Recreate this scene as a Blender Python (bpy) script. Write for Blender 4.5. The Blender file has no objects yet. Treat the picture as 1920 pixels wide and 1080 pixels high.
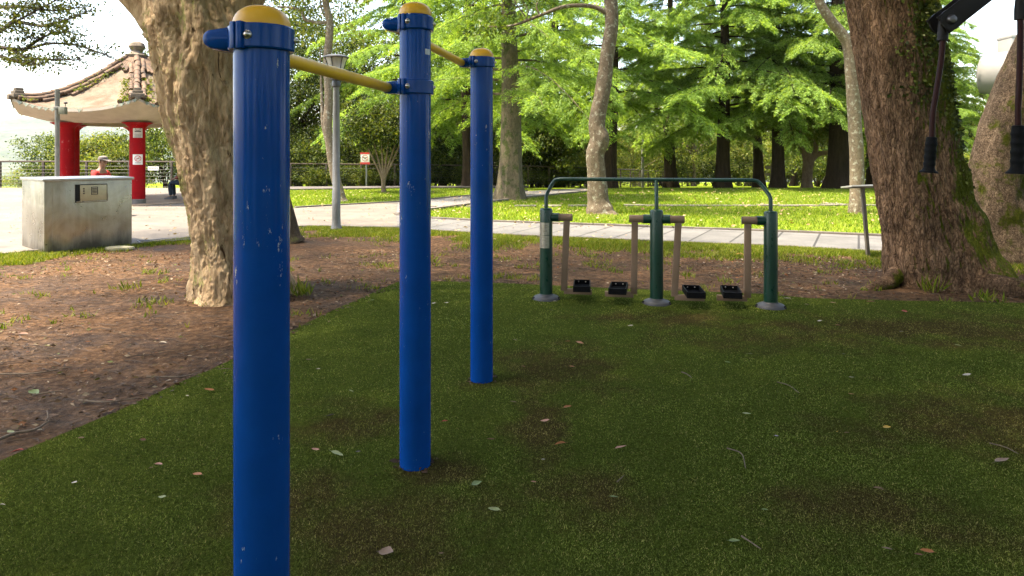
import bpy, bmesh, math, random
import numpy as np
from mathutils import Vector, Matrix, noise

SC = bpy.context.scene
COL = SC.collection
rad = math.radians
PI = math.pi

# ------------------------------------------------------------------ camera, sky, sun, exposure
EYE, FPX, HZ = 1.45, 1280.0, 289.0          # eye height, focal length and horizon row of a 1920 px wide view
cam = bpy.data.cameras.new('camera')
cam.lens, cam.sensor_width = 24.0, 36.0
cam.shift_y = -(540 - HZ) / 1920.0
cam.clip_start, cam.clip_end = 0.05, 12000
cam_o = bpy.data.objects.new('camera', cam)
COL.objects.link(cam_o)
cam_o.location = (0, 0, EYE)
cam_o.rotation_euler = (PI / 2, 0, 0)
SC.camera = cam_o

SUN = Vector((-0.36, -0.10, 0.93)).normalized()
W = bpy.data.worlds.new('World')
SC.world = W
W.use_nodes = True
wn = W.node_tree.nodes
sky = wn.new('ShaderNodeTexSky')
sky.sky_type = 'NISHITA'
sky.sun_disc = False
sky.sun_elevation = math.asin(SUN.z)
sky.sun_rotation = math.atan2(SUN.x, SUN.y)
sky.air_density, sky.dust_density, sky.ozone_density = 1.0, 2.5, 1.0
wn['Background'].inputs['Strength'].default_value = 0.14
W.node_tree.links.new(sky.outputs[0], wn['Background'].inputs['Color'])
sl = bpy.data.lights.new('sun', 'SUN')
sl.energy, sl.angle, sl.color = 3.2, rad(2.0), (1.0, 0.94, 0.83)
so = bpy.data.objects.new('sun', sl)
COL.objects.link(so)
so.rotation_euler = SUN.to_track_quat('Z', 'Y').to_euler()
vs = SC.view_settings
vs.view_transform, vs.look, vs.exposure, vs.gamma = 'Standard', 'None', 2.7, 1.0
vs.use_white_balance = True
vs.white_balance_temperature = 7400
SC.cycles.use_denoising = True
SC.cycles.max_bounces = 7
SC.cycles.diffuse_bounces = 3
SC.cycles.transmission_bounces = 4
SC.cycles.sample_clamp_indirect = 6

# ------------------------------------------------------------------ points of the place
def smooth01(t):
    t = min(1.0, max(0.0, t))
    return t * t * (3 - 2 * t)

def gz(x, y):                                # the park falls away beyond its fence, down to a valley
    s = max(0.0, y - 28.0)
    z = -0.043 * min(s, 50.0)
    s2 = max(0.0, y - 78.0)
    z -= 55.0 * smooth01(s2 / 380.0)
    s3 = max(0.0, -x - 45.0)
    z -= 30.0 * smooth01(s3 / 300.0)
    return z

def G(px, py):
    y = FPX * EYE / (py - HZ)
    return Vector(((px - 960) / FPX * y, y, 0))

def P(px, py, y):
    return Vector(((px - 960) / FPX * y, y, EYE + (HZ - py) * y / FPX))

def PX(px, y):
    return (px - 960) / FPX * y

# ------------------------------------------------------------------ materials
def ntree(name):
    m = bpy.data.materials.new(name)
    m.use_nodes = True
    return m, m.node_tree, m.node_tree.nodes['Principled BSDF']

def nd(nt, t, **kw):
    n = nt.nodes.new(t)
    for k, v in kw.items():
        if k.startswith('i_'):
            n.inputs[k[2:].replace('_', ' ')].default_value = v
        else:
            setattr(n, k, v)
    return n

def ramp(nt, fac, stops):
    r = nt.nodes.new('ShaderNodeValToRGB')
    el = r.color_ramp.elements
    while len(el) < len(stops):
        el.new(0.5)
    for e, (p, c) in zip(el, stops):
        e.position = p
        e.color = (*c, 1) if len(c) == 3 else c
    nt.links.new(fac, r.inputs[0])
    return r.outputs[0]

def mapping(nt, scale=(1, 1, 1), rot=(0, 0, 0)):
    tc = nt.nodes.new('ShaderNodeTexCoord')
    mp = nt.nodes.new('ShaderNodeMapping')
    mp.inputs['Scale'].default_value = scale
    mp.inputs['Rotation'].default_value = rot
    nt.links.new(tc.outputs['Object'], mp.inputs[0])
    return mp.outputs[0]

def noise_n(nt, vec, scale, detail=4, rough=0.55, dist=0.0):
    n = nt.nodes.new('ShaderNodeTexNoise')
    n.inputs['Scale'].default_value = scale
    n.inputs['Detail'].default_value = detail
    n.inputs['Roughness'].default_value = rough
    n.inputs['Distortion'].default_value = dist
    nt.links.new(vec, n.inputs['Vector'])
    return n.outputs[0]

def mixc(nt, fac, a, b, mode='MIX'):
    n = nt.nodes.new('ShaderNodeMix')
    n.data_type, n.blend_type = 'RGBA', mode
    for v, k in ((fac, 0), (a, 6), (b, 7)):
        if isinstance(v, bpy.types.NodeSocket):
            nt.links.new(v, n.inputs[k])
        elif k == 0:
            n.inputs[0].default_value = v
        else:
            n.inputs[k].default_value = (*v, 1)
    return n.outputs[2]

def bump(nt, bs, h, strength=0.5, dist=0.02):
    b = nt.nodes.new('ShaderNodeBump')
    b.inputs['Strength'].default_value = strength
    b.inputs['Distance'].default_value = dist
    nt.links.new(h, b.inputs['Height'])
    nt.links.new(b.outputs[0], bs.inputs['Normal'])
    return b

MC = {}
def plain(name, col, rough=0.6, metal=0.0, var=0.12, scale=8.0, coat=0.0, bmp=0.0, spec=0.5):
    if name in MC:
        return MC[name]
    m, nt, bs = ntree(name)
    v = mapping(nt)
    n = noise_n(nt, v, scale, 5)
    c = ramp(nt, n, [(0.3, [x * (1 - var) for x in col]), (0.7, [min(1, x * (1 + var)) for x in col])])
    nt.links.new(c, bs.inputs['Base Color'])
    r = nt.nodes.new('ShaderNodeMapRange')
    r.inputs['To Min'].default_value = max(0.02, rough - 0.08)
    r.inputs['To Max'].default_value = min(1, rough + 0.1)
    nt.links.new(n, r.inputs[0])
    nt.links.new(r.outputs[0], bs.inputs['Roughness'])
    bs.inputs['Metallic'].default_value = metal
    bs.inputs['Coat Weight'].default_value = coat
    bs.inputs['Coat Roughness'].default_value = 0.08
    bs.inputs['Specular IOR Level'].default_value = spec
    if bmp:
        bump(nt, bs, noise_n(nt, v, scale * 6, 4), bmp, 0.01)
    MC[name] = m
    return m

def leaf_mat(name, cols, transl=0.45, rough=0.5, spread=0.25):
    m, nt, bs = ntree(name)
    g = nt.nodes.new('ShaderNodeNewGeometry')
    oi = nt.nodes.new('ShaderNodeObjectInfo')
    n = len(cols)
    c = ramp(nt, g.outputs['Random Per Island'], [(i / max(1, n - 1), cc) for i, cc in enumerate(cols)])
    hsv = nt.nodes.new('ShaderNodeHueSaturation')
    mr = nt.nodes.new('ShaderNodeMapRange')
    mr.inputs['To Min'].default_value, mr.inputs['To Max'].default_value = 1 - spread, 1 + spread
    nt.links.new(oi.outputs['Random'], mr.inputs[0])
    nt.links.new(mr.outputs[0], hsv.inputs['Value'])
    nt.links.new(c, hsv.inputs['Color'])
    nt.links.new(hsv.outputs[0], bs.inputs['Base Color'])
    bs.inputs['Roughness'].default_value = rough
    bs.inputs['Specular IOR Level'].default_value = 0.12
    tr = nt.nodes.new('ShaderNodeBsdfTranslucent')
    tc = mixc(nt, 1.0, hsv.outputs[0], (1.5, 1.35, 0.5), 'MULTIPLY')
    nt.links.new(tc, tr.inputs[0])
    mx = nt.nodes.new('ShaderNodeMixShader')
    mx.inputs[0].default_value = transl
    out = nt.nodes['Material Output']
    nt.links.new(bs.outputs[0], mx.inputs[1])
    nt.links.new(tr.outputs[0], mx.inputs[2])
    nt.links.new(mx.outputs[0], out.inputs[0])
    return m

def bark_mat(name, dark, mid, light, sx=9.0, sz=2.0, bstr=0.8, moss=None, lichen=None, cracks=None, hollow_shade=None):
    m, nt, bs = ntree(name)
    v = mapping(nt, (sx, sx, sz))
    v1 = mapping(nt, (1, 1, 1))
    n1 = noise_n(nt, v, 1.0, 7, 0.65, 0.6)
    n2 = noise_n(nt, v, 3.5, 6, 0.7, 0.3)
    c = ramp(nt, n1, [(0.32, dark), (0.5, mid), (0.68, light)])
    c = mixc(nt, 0.45, c, ramp(nt, n2, [(0.3, dark), (0.72, light)]))
    vo = nt.nodes.new('ShaderNodeTexVoronoi')
    vo.feature = 'DISTANCE_TO_EDGE'
    vo.inputs['Scale'].default_value = 2.6
    wz = nt.nodes.new('ShaderNodeTexNoise'); wz.inputs['Scale'].default_value = .9; wz.inputs['Detail'].default_value = 4
    nt.links.new(v, wz.inputs['Vector'])
    wv = nt.nodes.new('ShaderNodeVectorMath'); wv.operation = 'MULTIPLY_ADD'
    nt.links.new(wz.outputs[1], wv.inputs[0]); wv.inputs[1].default_value = (1.6, 1.6, 1.6); nt.links.new(v, wv.inputs[2])
    nt.links.new(wv.outputs[0], vo.inputs['Vector'])
    cr = ramp(nt, vo.outputs[0], [(0.0, (0, 0, 0)), (0.16, (1, 1, 1))])
    if cracks:
        c = mixc(nt, cracks, c, mixc(nt, 1.0, c, cr, 'MULTIPLY'))
    if hollow_shade:
        pn = ramp(nt, noise_n(nt, mapping(nt, (7, 7, 2.0)), 1.0, 5, .6, .8), [(hollow_shade, (1, 1, 1)), (hollow_shade + .05, (.16, .12, .10))])  # dark blotches painted into the colour stand for shaded hollows
        c = mixc(nt, 1.0, c, pn, 'MULTIPLY')
    if lichen:
        ln = ramp(nt, noise_n(nt, v1, lichen[1], 6, 0.7), [(0.55, (0, 0, 0)), (0.63, (1, 1, 1))])
        c = mixc(nt, ln, c, lichen[0])
    if moss:
        colr, amount, side = moss
        tc = nt.nodes.new('ShaderNodeTexCoord')
        sp = nt.nodes.new('ShaderNodeVectorMath')
        sp.operation = 'DOT_PRODUCT'
        nt.links.new(tc.outputs['Normal'], sp.inputs[0])
        sp.inputs[1].default_value = side
        nn = noise_n(nt, v1, 3.2, 7, 0.72)
        ad = nt.nodes.new('ShaderNodeMath')
        ad.operation = 'MULTIPLY_ADD'
        nt.links.new(sp.outputs['Value'], ad.inputs[0])
        ad.inputs[1].default_value = 0.26
        nt.links.new(nn, ad.inputs[2])
        mk = ramp(nt, ad.outputs[0], [(amount, (0, 0, 0)), (amount + 0.09, (1, 1, 1))])
        mc = ramp(nt, noise_n(nt, v1, 40, 3), [(0.3, [x * 0.45 for x in colr]), (0.7, colr)])
        c = mixc(nt, mk, c, mc)
    nt.links.new(c, bs.inputs['Base Color'])
    bs.inputs['Roughness'].default_value = 0.9
    bs.inputs['Specular IOR Level'].default_value = 0.06
    h = nt.nodes.new('ShaderNodeMath')
    h.operation = 'MULTIPLY_ADD'
    nt.links.new(cr, h.inputs[0])
    h.inputs[1].default_value = 0.35 if cracks else 0.08
    nt.links.new(n2, h.inputs[2])
    bump(nt, bs, h.outputs[0], bstr, 0.03)
    return m

# ------------------------------------------------------------------ mesh building
def mk_mesh(name, V, F, smooth=True, sharp=None):
    me = bpy.data.meshes.new(name)
    V = np.asarray(V, dtype=np.float32)
    if isinstance(F, np.ndarray):
        k = F.shape[1]
        me.vertices.add(len(V)); me.vertices.foreach_set('co', V.ravel())
        me.loops.add(F.size); me.loops.foreach_set('vertex_index', F.astype(np.int32).ravel())
        me.polygons.add(len(F))
        me.polygons.foreach_set('loop_start', np.arange(0, F.size, k, dtype=np.int32))
        me.polygons.foreach_set('loop_total', np.full(len(F), k, dtype=np.int32))
        me.update(calc_edges=True)
    else:
        me.from_pydata([tuple(v) for v in V], [], F)
        me.update()
    me.polygons.foreach_set('use_smooth', np.full(len(me.polygons), bool(smooth)))
    if smooth and sharp is not None:
        me.set_sharp_from_angle(angle=rad(sharp))
    return me

ROOT = {}
def obj(name, me, mat, parent=None):
    o = bpy.data.objects.new(name, me)
    COL.objects.link(o)
    if mat is not None:
        me.materials.append(mat)
    if parent is not None:
        o.parent = parent
        ROOT[o] = ROOT.get(parent, Vector((0, 0, 0)))
    return o

def tag(o, label, cat, group=None):
    o['label'] = label
    o['category'] = cat
    if group:
        o['group'] = group
    return o

def thing(name, label, cat, loc=(0, 0, 0), group=None):
    o = bpy.data.objects.new(name, None)
    COL.objects.link(o)
    o.location = loc
    o.empty_display_size = 0.2
    ROOT[o] = Vector(loc)
    return tag(o, label, cat, group)

def structure(o, kind='structure'):
    o['kind'] = kind
    return o

def dup(root, loc, rz=0.0, sc=(1, 1, 1), label=None, group=None):
    r = root.copy(); COL.objects.link(r)
    r.location = loc; r.rotation_euler = (0, 0, rz)
    r.scale = sc
    if label: r['label'] = label
    if group: r['group'] = group
    for ch in list(root.children):
        c = ch.copy(); COL.objects.link(c); c.parent = r
        for g in list(ch.children):
            d = g.copy(); COL.objects.link(d); d.parent = c
    return r

def frame_along(pts):
    n = len(pts)
    T = []
    for i in range(n):
        t = (pts[min(i + 1, n - 1)] - pts[max(i - 1, 0)])
        T.append(t.normalized() if t.length > 1e-9 else Vector((0, 0, 1)))
    ref = Vector((1, 0, 0)) if abs(T[0].x) < 0.8 else Vector((0, 1, 0))
    u = (ref - T[0] * ref.dot(T[0])).normalized()
    out = []
    for t in T:
        u = (u - t * u.dot(t))
        u = u.normalized() if u.length > 1e-9 else Vector((0, 1, 0))
        out.append((u.copy(), t.cross(u)))
    return out

def spline(pts, n):
    pts = [Vector(p) for p in pts]
    q = [pts[0] * 2 - pts[1]] + pts + [pts[-1] * 2 - pts[-2]]
    out = []
    m = len(pts) - 1
    for k in range(n):
        f = k / (n - 1) * m
        i = min(int(f), m - 1)
        t = f - i
        a, b, c, d = q[i], q[i + 1], q[i + 2], q[i + 3]
        out.append(0.5 * ((2 * b) + (c - a) * t + (2 * a - 5 * b + 4 * c - d) * t * t + (3 * b - a - 3 * c + d) * t ** 3))
    return out

class MB:
    def __init__(s):
        s.v, s.f = [], []
    def add(s, V, F):
        o = len(s.v)
        s.v.extend([tuple(v) for v in V])
        s.f.extend([[i + o for i in f] for f in F])
        return s
    def tube(s, pts, r, n=10, cap=True):
        pts = [Vector(p) for p in pts]
        rs = r if hasattr(r, '__len__') else [r] * len(pts)
        fr = frame_along(pts)
        V = []
        for p, ra, (u, w) in zip(pts, rs, fr):
            for k in range(n):
                a = 2 * PI * k / n
                V.append(p + (u * math.cos(a) + w * math.sin(a)) * ra)
        F = []
        for i in range(len(pts) - 1):
            for k in range(n):
                k2 = (k + 1) % n
                F.append([i * n + k, i * n + k2, (i + 1) * n + k2, (i + 1) * n + k])
        if cap:
            F.append(list(range(n))[::-1])
            F.append([(len(pts) - 1) * n + k for k in range(n)])
        return s.add(V, F)
    def lathe(s, prof, n=24, at=(0, 0, 0), M=None, a0=0.0, a1=2 * PI):
        at = Vector(at)
        full = abs(a1 - a0 - 2 * PI) < 1e-6
        nn = n if full else n + 1
        V = []
        for (r, z) in prof:
            for k in range(nn):
                a = a0 + (a1 - a0) * k / n
                p = Vector((r * math.cos(a), r * math.sin(a), z))
                V.append((M @ p if M else p) + at)
        F = []
        for i in range(len(prof) - 1):
            for k in range(n):
                k2 = (k + 1) % nn
                F.append([i * nn + k, i * nn + k2, (i + 1) * nn + k2, (i + 1) * nn + k])
        if full:
            if prof[0][0] > 1e-6: F.append(list(range(nn))[::-1])
            if prof[-1][0] > 1e-6: F.append([(len(prof) - 1) * nn + k for k in range(nn)])
        return s.add(V, F)
    def box(s, c, size, rz=0.0, bev=0.0, M=None):
        bm = bmesh.new()
        bmesh.ops.create_cube(bm, size=1.0)
        bmesh.ops.scale(bm, vec=size, verts=bm.verts)
        if bev:
            bmesh.ops.bevel(bm, geom=bm.edges[:], offset=bev, segments=2, affect='EDGES', profile=0.6)
        MM = Matrix.Translation(Vector(c)) @ (M.to_4x4() if M else Matrix.Rotation(rz, 4, 'Z'))
        bmesh.ops.transform(bm, matrix=MM, verts=bm.verts)
        bm.verts.index_update()
        s.add([v.co for v in bm.verts], [[v.index for v in f.verts] for f in bm.faces])
        bm.free()
        return s
    def ball(s, c, r, seg=16, M=None):
        bm = bmesh.new()
        bmesh.ops.create_uvsphere(bm, u_segments=seg, v_segments=max(6, seg // 2), radius=1.0)
        sc = r if hasattr(r, '__len__') else (r, r, r)
        MM = Matrix.Translation(Vector(c)) @ (M.to_4x4() if M else Matrix.Identity(4)) @ Matrix.Diagonal((*sc, 1))
        bmesh.ops.transform(bm, matrix=MM, verts=bm.verts)
        bm.verts.index_update()
        s.add([v.co for v in bm.verts], [[v.index for v in f.verts] for f in bm.faces])
        bm.free()
        return s
    def hull(s, pts):
        bm = bmesh.new()
        for p in pts: bm.verts.new(p)
        r = bmesh.ops.convex_hull(bm, input=bm.verts[:])
        bmesh.ops.delete(bm, geom=[g for g in r['geom_interior'] if isinstance(g, bmesh.types.BMVert)], context='VERTS')
        bm.verts.index_update()
        s.add([v.co for v in bm.verts], [[v.index for v in f.verts] for f in bm.faces])
        bm.free()
        return s
    def prism(s, poly, z0, z1):
        n = len(poly)
        V = [(p[0], p[1], z0) for p in poly] + [(p[0], p[1], z1) for p in poly]
        F = [list(range(n))[::-1], [n + i for i in range(n)]]
        F += [[i, (i + 1) % n, n + (i + 1) % n, n + i] for i in range(n)]
        return s.add(V, F)
    def build(s, name, mat, parent=None, smooth=True, sharp=35):
        V = np.array(s.v, dtype=np.float32)
        if parent is not None:
            V = V - np.array(ROOT.get(parent, Vector((0, 0, 0))), dtype=np.float32)
        me = mk_mesh(name, V, s.f, smooth, sharp if smooth else None)
        return obj(name, me, mat, parent)

def arr_obj(name, V, F, mat, parent=None, smooth=False):
    V = np.asarray(V, dtype=np.float32)
    if parent is not None:
        V = V - np.array(ROOT.get(parent, Vector((0, 0, 0))), dtype=np.float32)
    return obj(name, mk_mesh(name, V, F, smooth), mat, parent)

def unit(a):
    return a / np.maximum(1e-9, np.linalg.norm(a, axis=-1, keepdims=True))

def leaf_quads(C, A, Nn, L, Wd):
    A = unit(A)
    S = unit(np.cross(A, Nn))
    L = np.asarray(L)[:, None]; Wd = np.asarray(Wd)[:, None]
    up = unit(np.cross(S, A))
    V = np.stack([C, C + A * L * 0.45 + S * Wd * 0.5 + up * Wd * 0.12, C + A * L, C + A * L * 0.45 - S * Wd * 0.5 + up * Wd * 0.12], axis=1)
    return V.reshape(-1, 3)

def quads(n):
    return np.arange(n * 4, dtype=np.int32).reshape(n, 4)

def pip(X, Y, poly):
    inside = np.zeros(len(X), bool)
    j = len(poly) - 1
    for i in range(len(poly)):
        xi, yi, xj, yj = poly[i][0], poly[i][1], poly[j][0], poly[j][1]
        c = ((yi > Y) != (yj > Y)) & (X < (xj - xi) * (Y - yi) / (yj - yi + 1e-12) + xi)
        inside ^= c
        j = i
    return inside

# ------------------------------------------------------------------ ground materials
def lawn_material():
    m, nt, bs = ntree('lawn_green')
    v = mapping(nt)
    a = noise_n(nt, v, 0.35, 5, 0.6)
    b = noise_n(nt, v, 6.0, 6, 0.7)
    c = ramp(nt, b, [(0.3, (0.08, 0.12, 0.010)), (0.55, (0.14, 0.195, 0.017)), (0.75, (0.22, 0.245, 0.035))])
    d = ramp(nt, a, [(0.52, (0, 0, 0)), (0.72, (1, 1, 1))])
    c = mixc(nt, d, c, mixc(nt, 0.5, c, (0.17, 0.15, 0.06)))
    nt.links.new(c, bs.inputs['Base Color'])
    bs.inputs['Roughness'].default_value = 0.95
    bs.inputs['Specular IOR Level'].default_value = 0.0
    bump(nt, bs, noise_n(nt, v, 30, 5, 0.7), 0.9, 0.05)
    return m

def soil_material():
    m, nt, bs = ntree('bare_soil_earth')
    v = mapping(nt)
    a = noise_n(nt, v, 1.1, 6, 0.62)
    b = noise_n(nt, v, 14.0, 7, 0.72)
    c = ramp(nt, b, [(0.30, (0.022, 0.013, 0.008)), (0.5, (0.085, 0.053, 0.033)), (0.70, (0.185, 0.122, 0.078))])
    c2 = ramp(nt, a, [(0.35, (0.66, 0.62, 0.56)), (0.6, (1.18, 1.05, 0.92))])
    c = mixc(nt, 1.0, c, c2, 'MULTIPLY')
    dk = ramp(nt, noise_n(nt, v, 42, 3, 0.6), [(0.56, (0, 0, 0)), (0.66, (1, 1, 1))])
    c = mixc(nt, mixc(nt, 1.0, dk, (0.7, 0.7, 0.7), 'MULTIPLY'), c, (0.045, 0.03, 0.022))
    nt.links.new(c, bs.inputs['Base Color'])
    rr = ramp(nt, a, [(0.4, (0.55, 0.55, 0.55)), (0.6, (0.9, 0.9, 0.9))])
    nt.links.new(rr, bs.inputs['Roughness'])
    bs.inputs['Specular IOR Level'].default_value = 0.05
    h = nt.nodes.new('ShaderNodeMath'); h.operation = 'ADD'
    nt.links.new(b, h.inputs[0]); nt.links.new(noise_n(nt, v, 4.0, 5), h.inputs[1])
    bump(nt, bs, h.outputs[0], 1.0, 0.035)
    return m

WORN = [(700, 1010, .55, .42), (560, 960, .3, .3), (1800, 625, 2.0, .55), (1050, 690, .5, .55), (640, 800, .28, .3), (1010, 800, .16, .6), (1640, 970, .45, .28), (1130, 930, .3, .22), (800, 890, .22, .16), (1850, 800, .8, .5), (1460, 640, .9, .3), (1250, 600, .8, .25)]
def worn_mask(nt, v):
    wn_tex = nt.nodes.new('ShaderNodeTexNoise'); wn_tex.inputs['Scale'].default_value = 2.2; wn_tex.inputs['Detail'].default_value = 7; wn_tex.inputs['Roughness'].default_value = .68
    nt.links.new(v, wn_tex.inputs['Vector'])
    acc = None
    for px, py, rx, ry in WORN:
        c = G(px, py)
        a = nt.nodes.new('ShaderNodeVectorMath'); a.operation = 'SUBTRACT'; a.inputs[1].default_value = (c.x, c.y, 0); nt.links.new(v, a.inputs[0])
        b = nt.nodes.new('ShaderNodeVectorMath'); b.operation = 'MULTIPLY'; b.inputs[1].default_value = (1 / rx, 1 / ry, 0); nt.links.new(a.outputs[0], b.inputs[0])
        l = nt.nodes.new('ShaderNodeVectorMath'); l.operation = 'LENGTH'; nt.links.new(b.outputs[0], l.inputs[0])
        if acc is None:
            acc = l.outputs['Value']
        else:
            m_ = nt.nodes.new('ShaderNodeMath'); m_.operation = 'MINIMUM'; nt.links.new(acc, m_.inputs[0]); nt.links.new(l.outputs['Value'], m_.inputs[1]); acc = m_.outputs[0]
    mm = nt.nodes.new('ShaderNodeMath'); mm.operation = 'MULTIPLY_ADD'; mm.inputs[1].default_value = -0.22
    nt.links.new(acc, mm.inputs[0]); nt.links.new(wn_tex.outputs[0], mm.inputs[2])
    return ramp(nt, mm.outputs[0], [(.22, (0, 0, 0)), (.46, (1, 1, 1))])
def turf_material():
    m, nt, bs = ntree('artificial_turf_backing')
    v = mapping(nt)
    w = worn_mask(nt, v)
    b = noise_n(nt, v, 55, 5, 0.75)
    g = ramp(nt, b, [(0.3, (0.022, 0.030, 0.006)), (0.7, (0.08, 0.104, 0.018))])
    d = ramp(nt, b, [(0.3, (0.026, 0.02, 0.007)), (0.7, (0.075, 0.06, 0.022))])
    nt.links.new(mixc(nt, w, g, d), bs.inputs['Base Color'])
    bs.inputs['Roughness'].default_value = 0.95
    bs.inputs['Specular IOR Level'].default_value = 0.0
    bump(nt, bs, b, 0.8, 0.02)
    return m

def turf_blade_material():
    m, nt, bs = ntree('turf_fibre')
    v = mapping(nt)
    g = nt.nodes.new('ShaderNodeNewGeometry')
    w = worn_mask(nt, v)
    w2 = ramp(nt, noise_n(nt, v, 2.3, 5, 0.6, 0.5), [(0.35, (0.75, 0.75, 0.75)), (0.65, (1.25, 1.25, 1.2))])
    r = g.outputs['Random Per Island']
    a = ramp(nt, r, [(0.0, (0.060, 0.080, 0.018)), (0.45, (0.132, 0.168, 0.034)), (0.85, (0.200, 0.235, 0.056)), (1.0, (0.33, 0.28, 0.11))])
    b = ramp(nt, r, [(0.0, (0.072, 0.066, 0.018)), (0.6, (0.140, 0.130, 0.036)), (1.0, (0.27, 0.22, 0.09))])
    c = mixc(nt, w, a, b)
    nt.links.new(mixc(nt, 1.0, c, w2, 'MULTIPLY'), bs.inputs['Base Color'])
    bs.inputs['Roughness'].default_value = 0.7
    bs.inputs['Specular IOR Level'].default_value = 0.0
    return m

def paving_material(name, c0, c1, tile, rot, gap, dirt=0.4, mortar=0.35):
    m, nt, bs = ntree(name)
    v = mapping(nt, (1, 1, 1), (0, 0, rot))
    br = nt.nodes.new('ShaderNodeTexBrick')
    br.offset = 0.5 if tile[2] else 0.0
    br.inputs['Scale'].default_value = 1.0
    br.inputs['Brick Width'].default_value = tile[0]
    br.inputs['Row Height'].default_value = tile[1]
    br.inputs['Mortar Size'].default_value = gap
    br.inputs['Mortar Smooth'].default_value = 0.3
    br.inputs['Color1'].default_value = (*c0, 1)
    br.inputs['Color2'].default_value = (*c1, 1)
    br.inputs['Mortar'].default_value = (*[x * mortar for x in c0], 1)
    nt.links.new(v, br.inputs['Vector'])
    n = noise_n(nt, v, 1.4, 7, 0.7)
    st = ramp(nt, n, [(0.35, (1 - dirt, 1 - dirt, 1 - dirt * 1.1)), (0.6, (1.05, 1.04, 1.0))])
    n2 = ramp(nt, noise_n(nt, v, 30, 5, 0.7), [(0.3, (0.85, 0.85, 0.85)), (0.7, (1.08, 1.08, 1.08))])
    c = mixc(nt, 1.0, mixc(nt, 1.0, br.outputs[0], st, 'MULTIPLY'), n2, 'MULTIPLY')
    nt.links.new(c, bs.inputs['Base Color'])
    bs.inputs['Roughness'].default_value = 0.8
    bs.inputs['Specular IOR Level'].default_value = 0.3
    bump(nt, bs, br.outputs[1], -0.35, 0.01)
    return m

LAWN, SOIL, TURF, FIBRE = lawn_material(), soil_material(), turf_material(), turf_blade_material()
PLAZA = paving_material('pale_plaza_paving', (0.115, 0.10, 0.086), (0.137, 0.12, 0.104), (1.2, 0.6, 1), 0.35, 0.008, 0.25, 0.7)
PATHM = paving_material('grey_path_pavers', (0.10, 0.098, 0.098), (0.118, 0.115, 0.114), (0.62, 2.6, 0), 0.47, 0.02, 0.25, 0.35)
ASPH = plain('dark_path_surface', (0.12, 0.112, 0.11), 0.85, 0, 0.2, 6, bmp=0.3)
KERB = plain('concrete_kerb', (0.085, 0.072, 0.06), 0.9, 0, 0.35, 5, bmp=0.3)

# ------------------------------------------------------------------ the setting
def ground_sheet():
    ys = np.concatenate([np.arange(-60, 26, 4.0), np.arange(26, 80, 1.5), np.geomspace(82, 3200, 46)])
    xs = np.concatenate([-np.geomspace(2600, 70, 26), np.arange(-66, 70, 3.0), np.geomspace(72, 2600, 26)])
    Xg, Yg = np.meshgrid(xs, ys)
    Z = np.array([gz(x, y) for x, y in zip(Xg.ravel(), Yg.ravel())])
    V = np.stack([Xg.ravel(), Yg.ravel(), Z], 1)
    nx, ny = len(xs), len(ys)
    i = np.arange(ny - 1)[:, None] * nx + np.arange(nx - 1)[None]
    F = np.stack([i, i + 1, i + nx + 1, i + nx], -1).reshape(-1, 4)
    structure(obj('ground', mk_mesh('ground', V, F, True), LAWN))
ground_sheet()

def sheet(name, poly, z, mat, kind='structure', thick=0.0):
    mb = MB()
    if thick:
        mb.prism(poly, z - thick, z)
    else:
        mb.add([(p[0], p[1], z) for p in poly], [list(range(len(poly)))])
    o = mb.build(name, mat, smooth=False)
    bm = bmesh.new(); bm.from_mesh(o.data)
    bmesh.ops.triangulate(bm, faces=bm.faces[:])
    bmesh.ops.recalc_face_normals(bm, faces=bm.faces[:])
    if not thick:
        for f in bm.faces:
            if f.normal.z < 0: f.normal_flip()
    bm.to_mesh(o.data); bm.free()
    return structure(o, kind)

NEAR_EDGE = [(-400, 505), (0, 479), (40, 476), (250, 462), (360, 448), (567, 427), (746, 430), (810, 435), (924, 442), (1215, 455), (1498, 467), (1664, 476), (2100, 497)]
FAR_EDGE = [(742, 405), (810, 411.5), (924, 417.5), (1215, 428), (1391, 434), (1498, 438.5), (1668, 446), (2100, 464)]
near_w = [G(*p) for p in NEAR_EDGE]
far_w = [G(*p) for p in FAR_EDGE]
random.seed(4)
def wobble(pts, step, amp):
    out = []
    for a, b in zip(pts, pts[1:]):
        n = max(1, int((b - a).length / step))
        for k in range(n):
            t = k / n
            p = a.lerp(b, t)
            if 0 < k: p = p + Vector((random.uniform(-amp, amp), random.uniform(-amp, amp), 0))
            out.append(p)
    out.append(pts[-1])
    return out

# bare soil under the near trees
soil_poly = [Vector((-16, -4, 0)), Vector((16, -4, 0)), Vector((16, 9.0, 0))] + [Vector(p) + Vector((0, -0.02, 0)) for p in reversed(near_w)]
sheet('soil', soil_poly, 0.004, SOIL)
# artificial turf
TL = [G(0, 870), G(215, 778), G(440, 676), G(560, 617), G(640, 578), G(745, 531)]
TB = [G(820, 530), G(900, 531), G(1000, 536), G(1200, 545), G(1432, 554), G(1520, 562), G(1700, 567), G(1920, 571)]
turf_poly = [Vector((-4.2, -3, 0)), Vector((-3.1, 2.0, 0))] + wobble(TL, 0.25, 0.012) + wobble(TB, 0.3, 0.02) + [Vector((9, 6.4, 0)), Vector((9, -3, 0))]
sheet('turf', turf_poly, 0.016, TURF)
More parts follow.
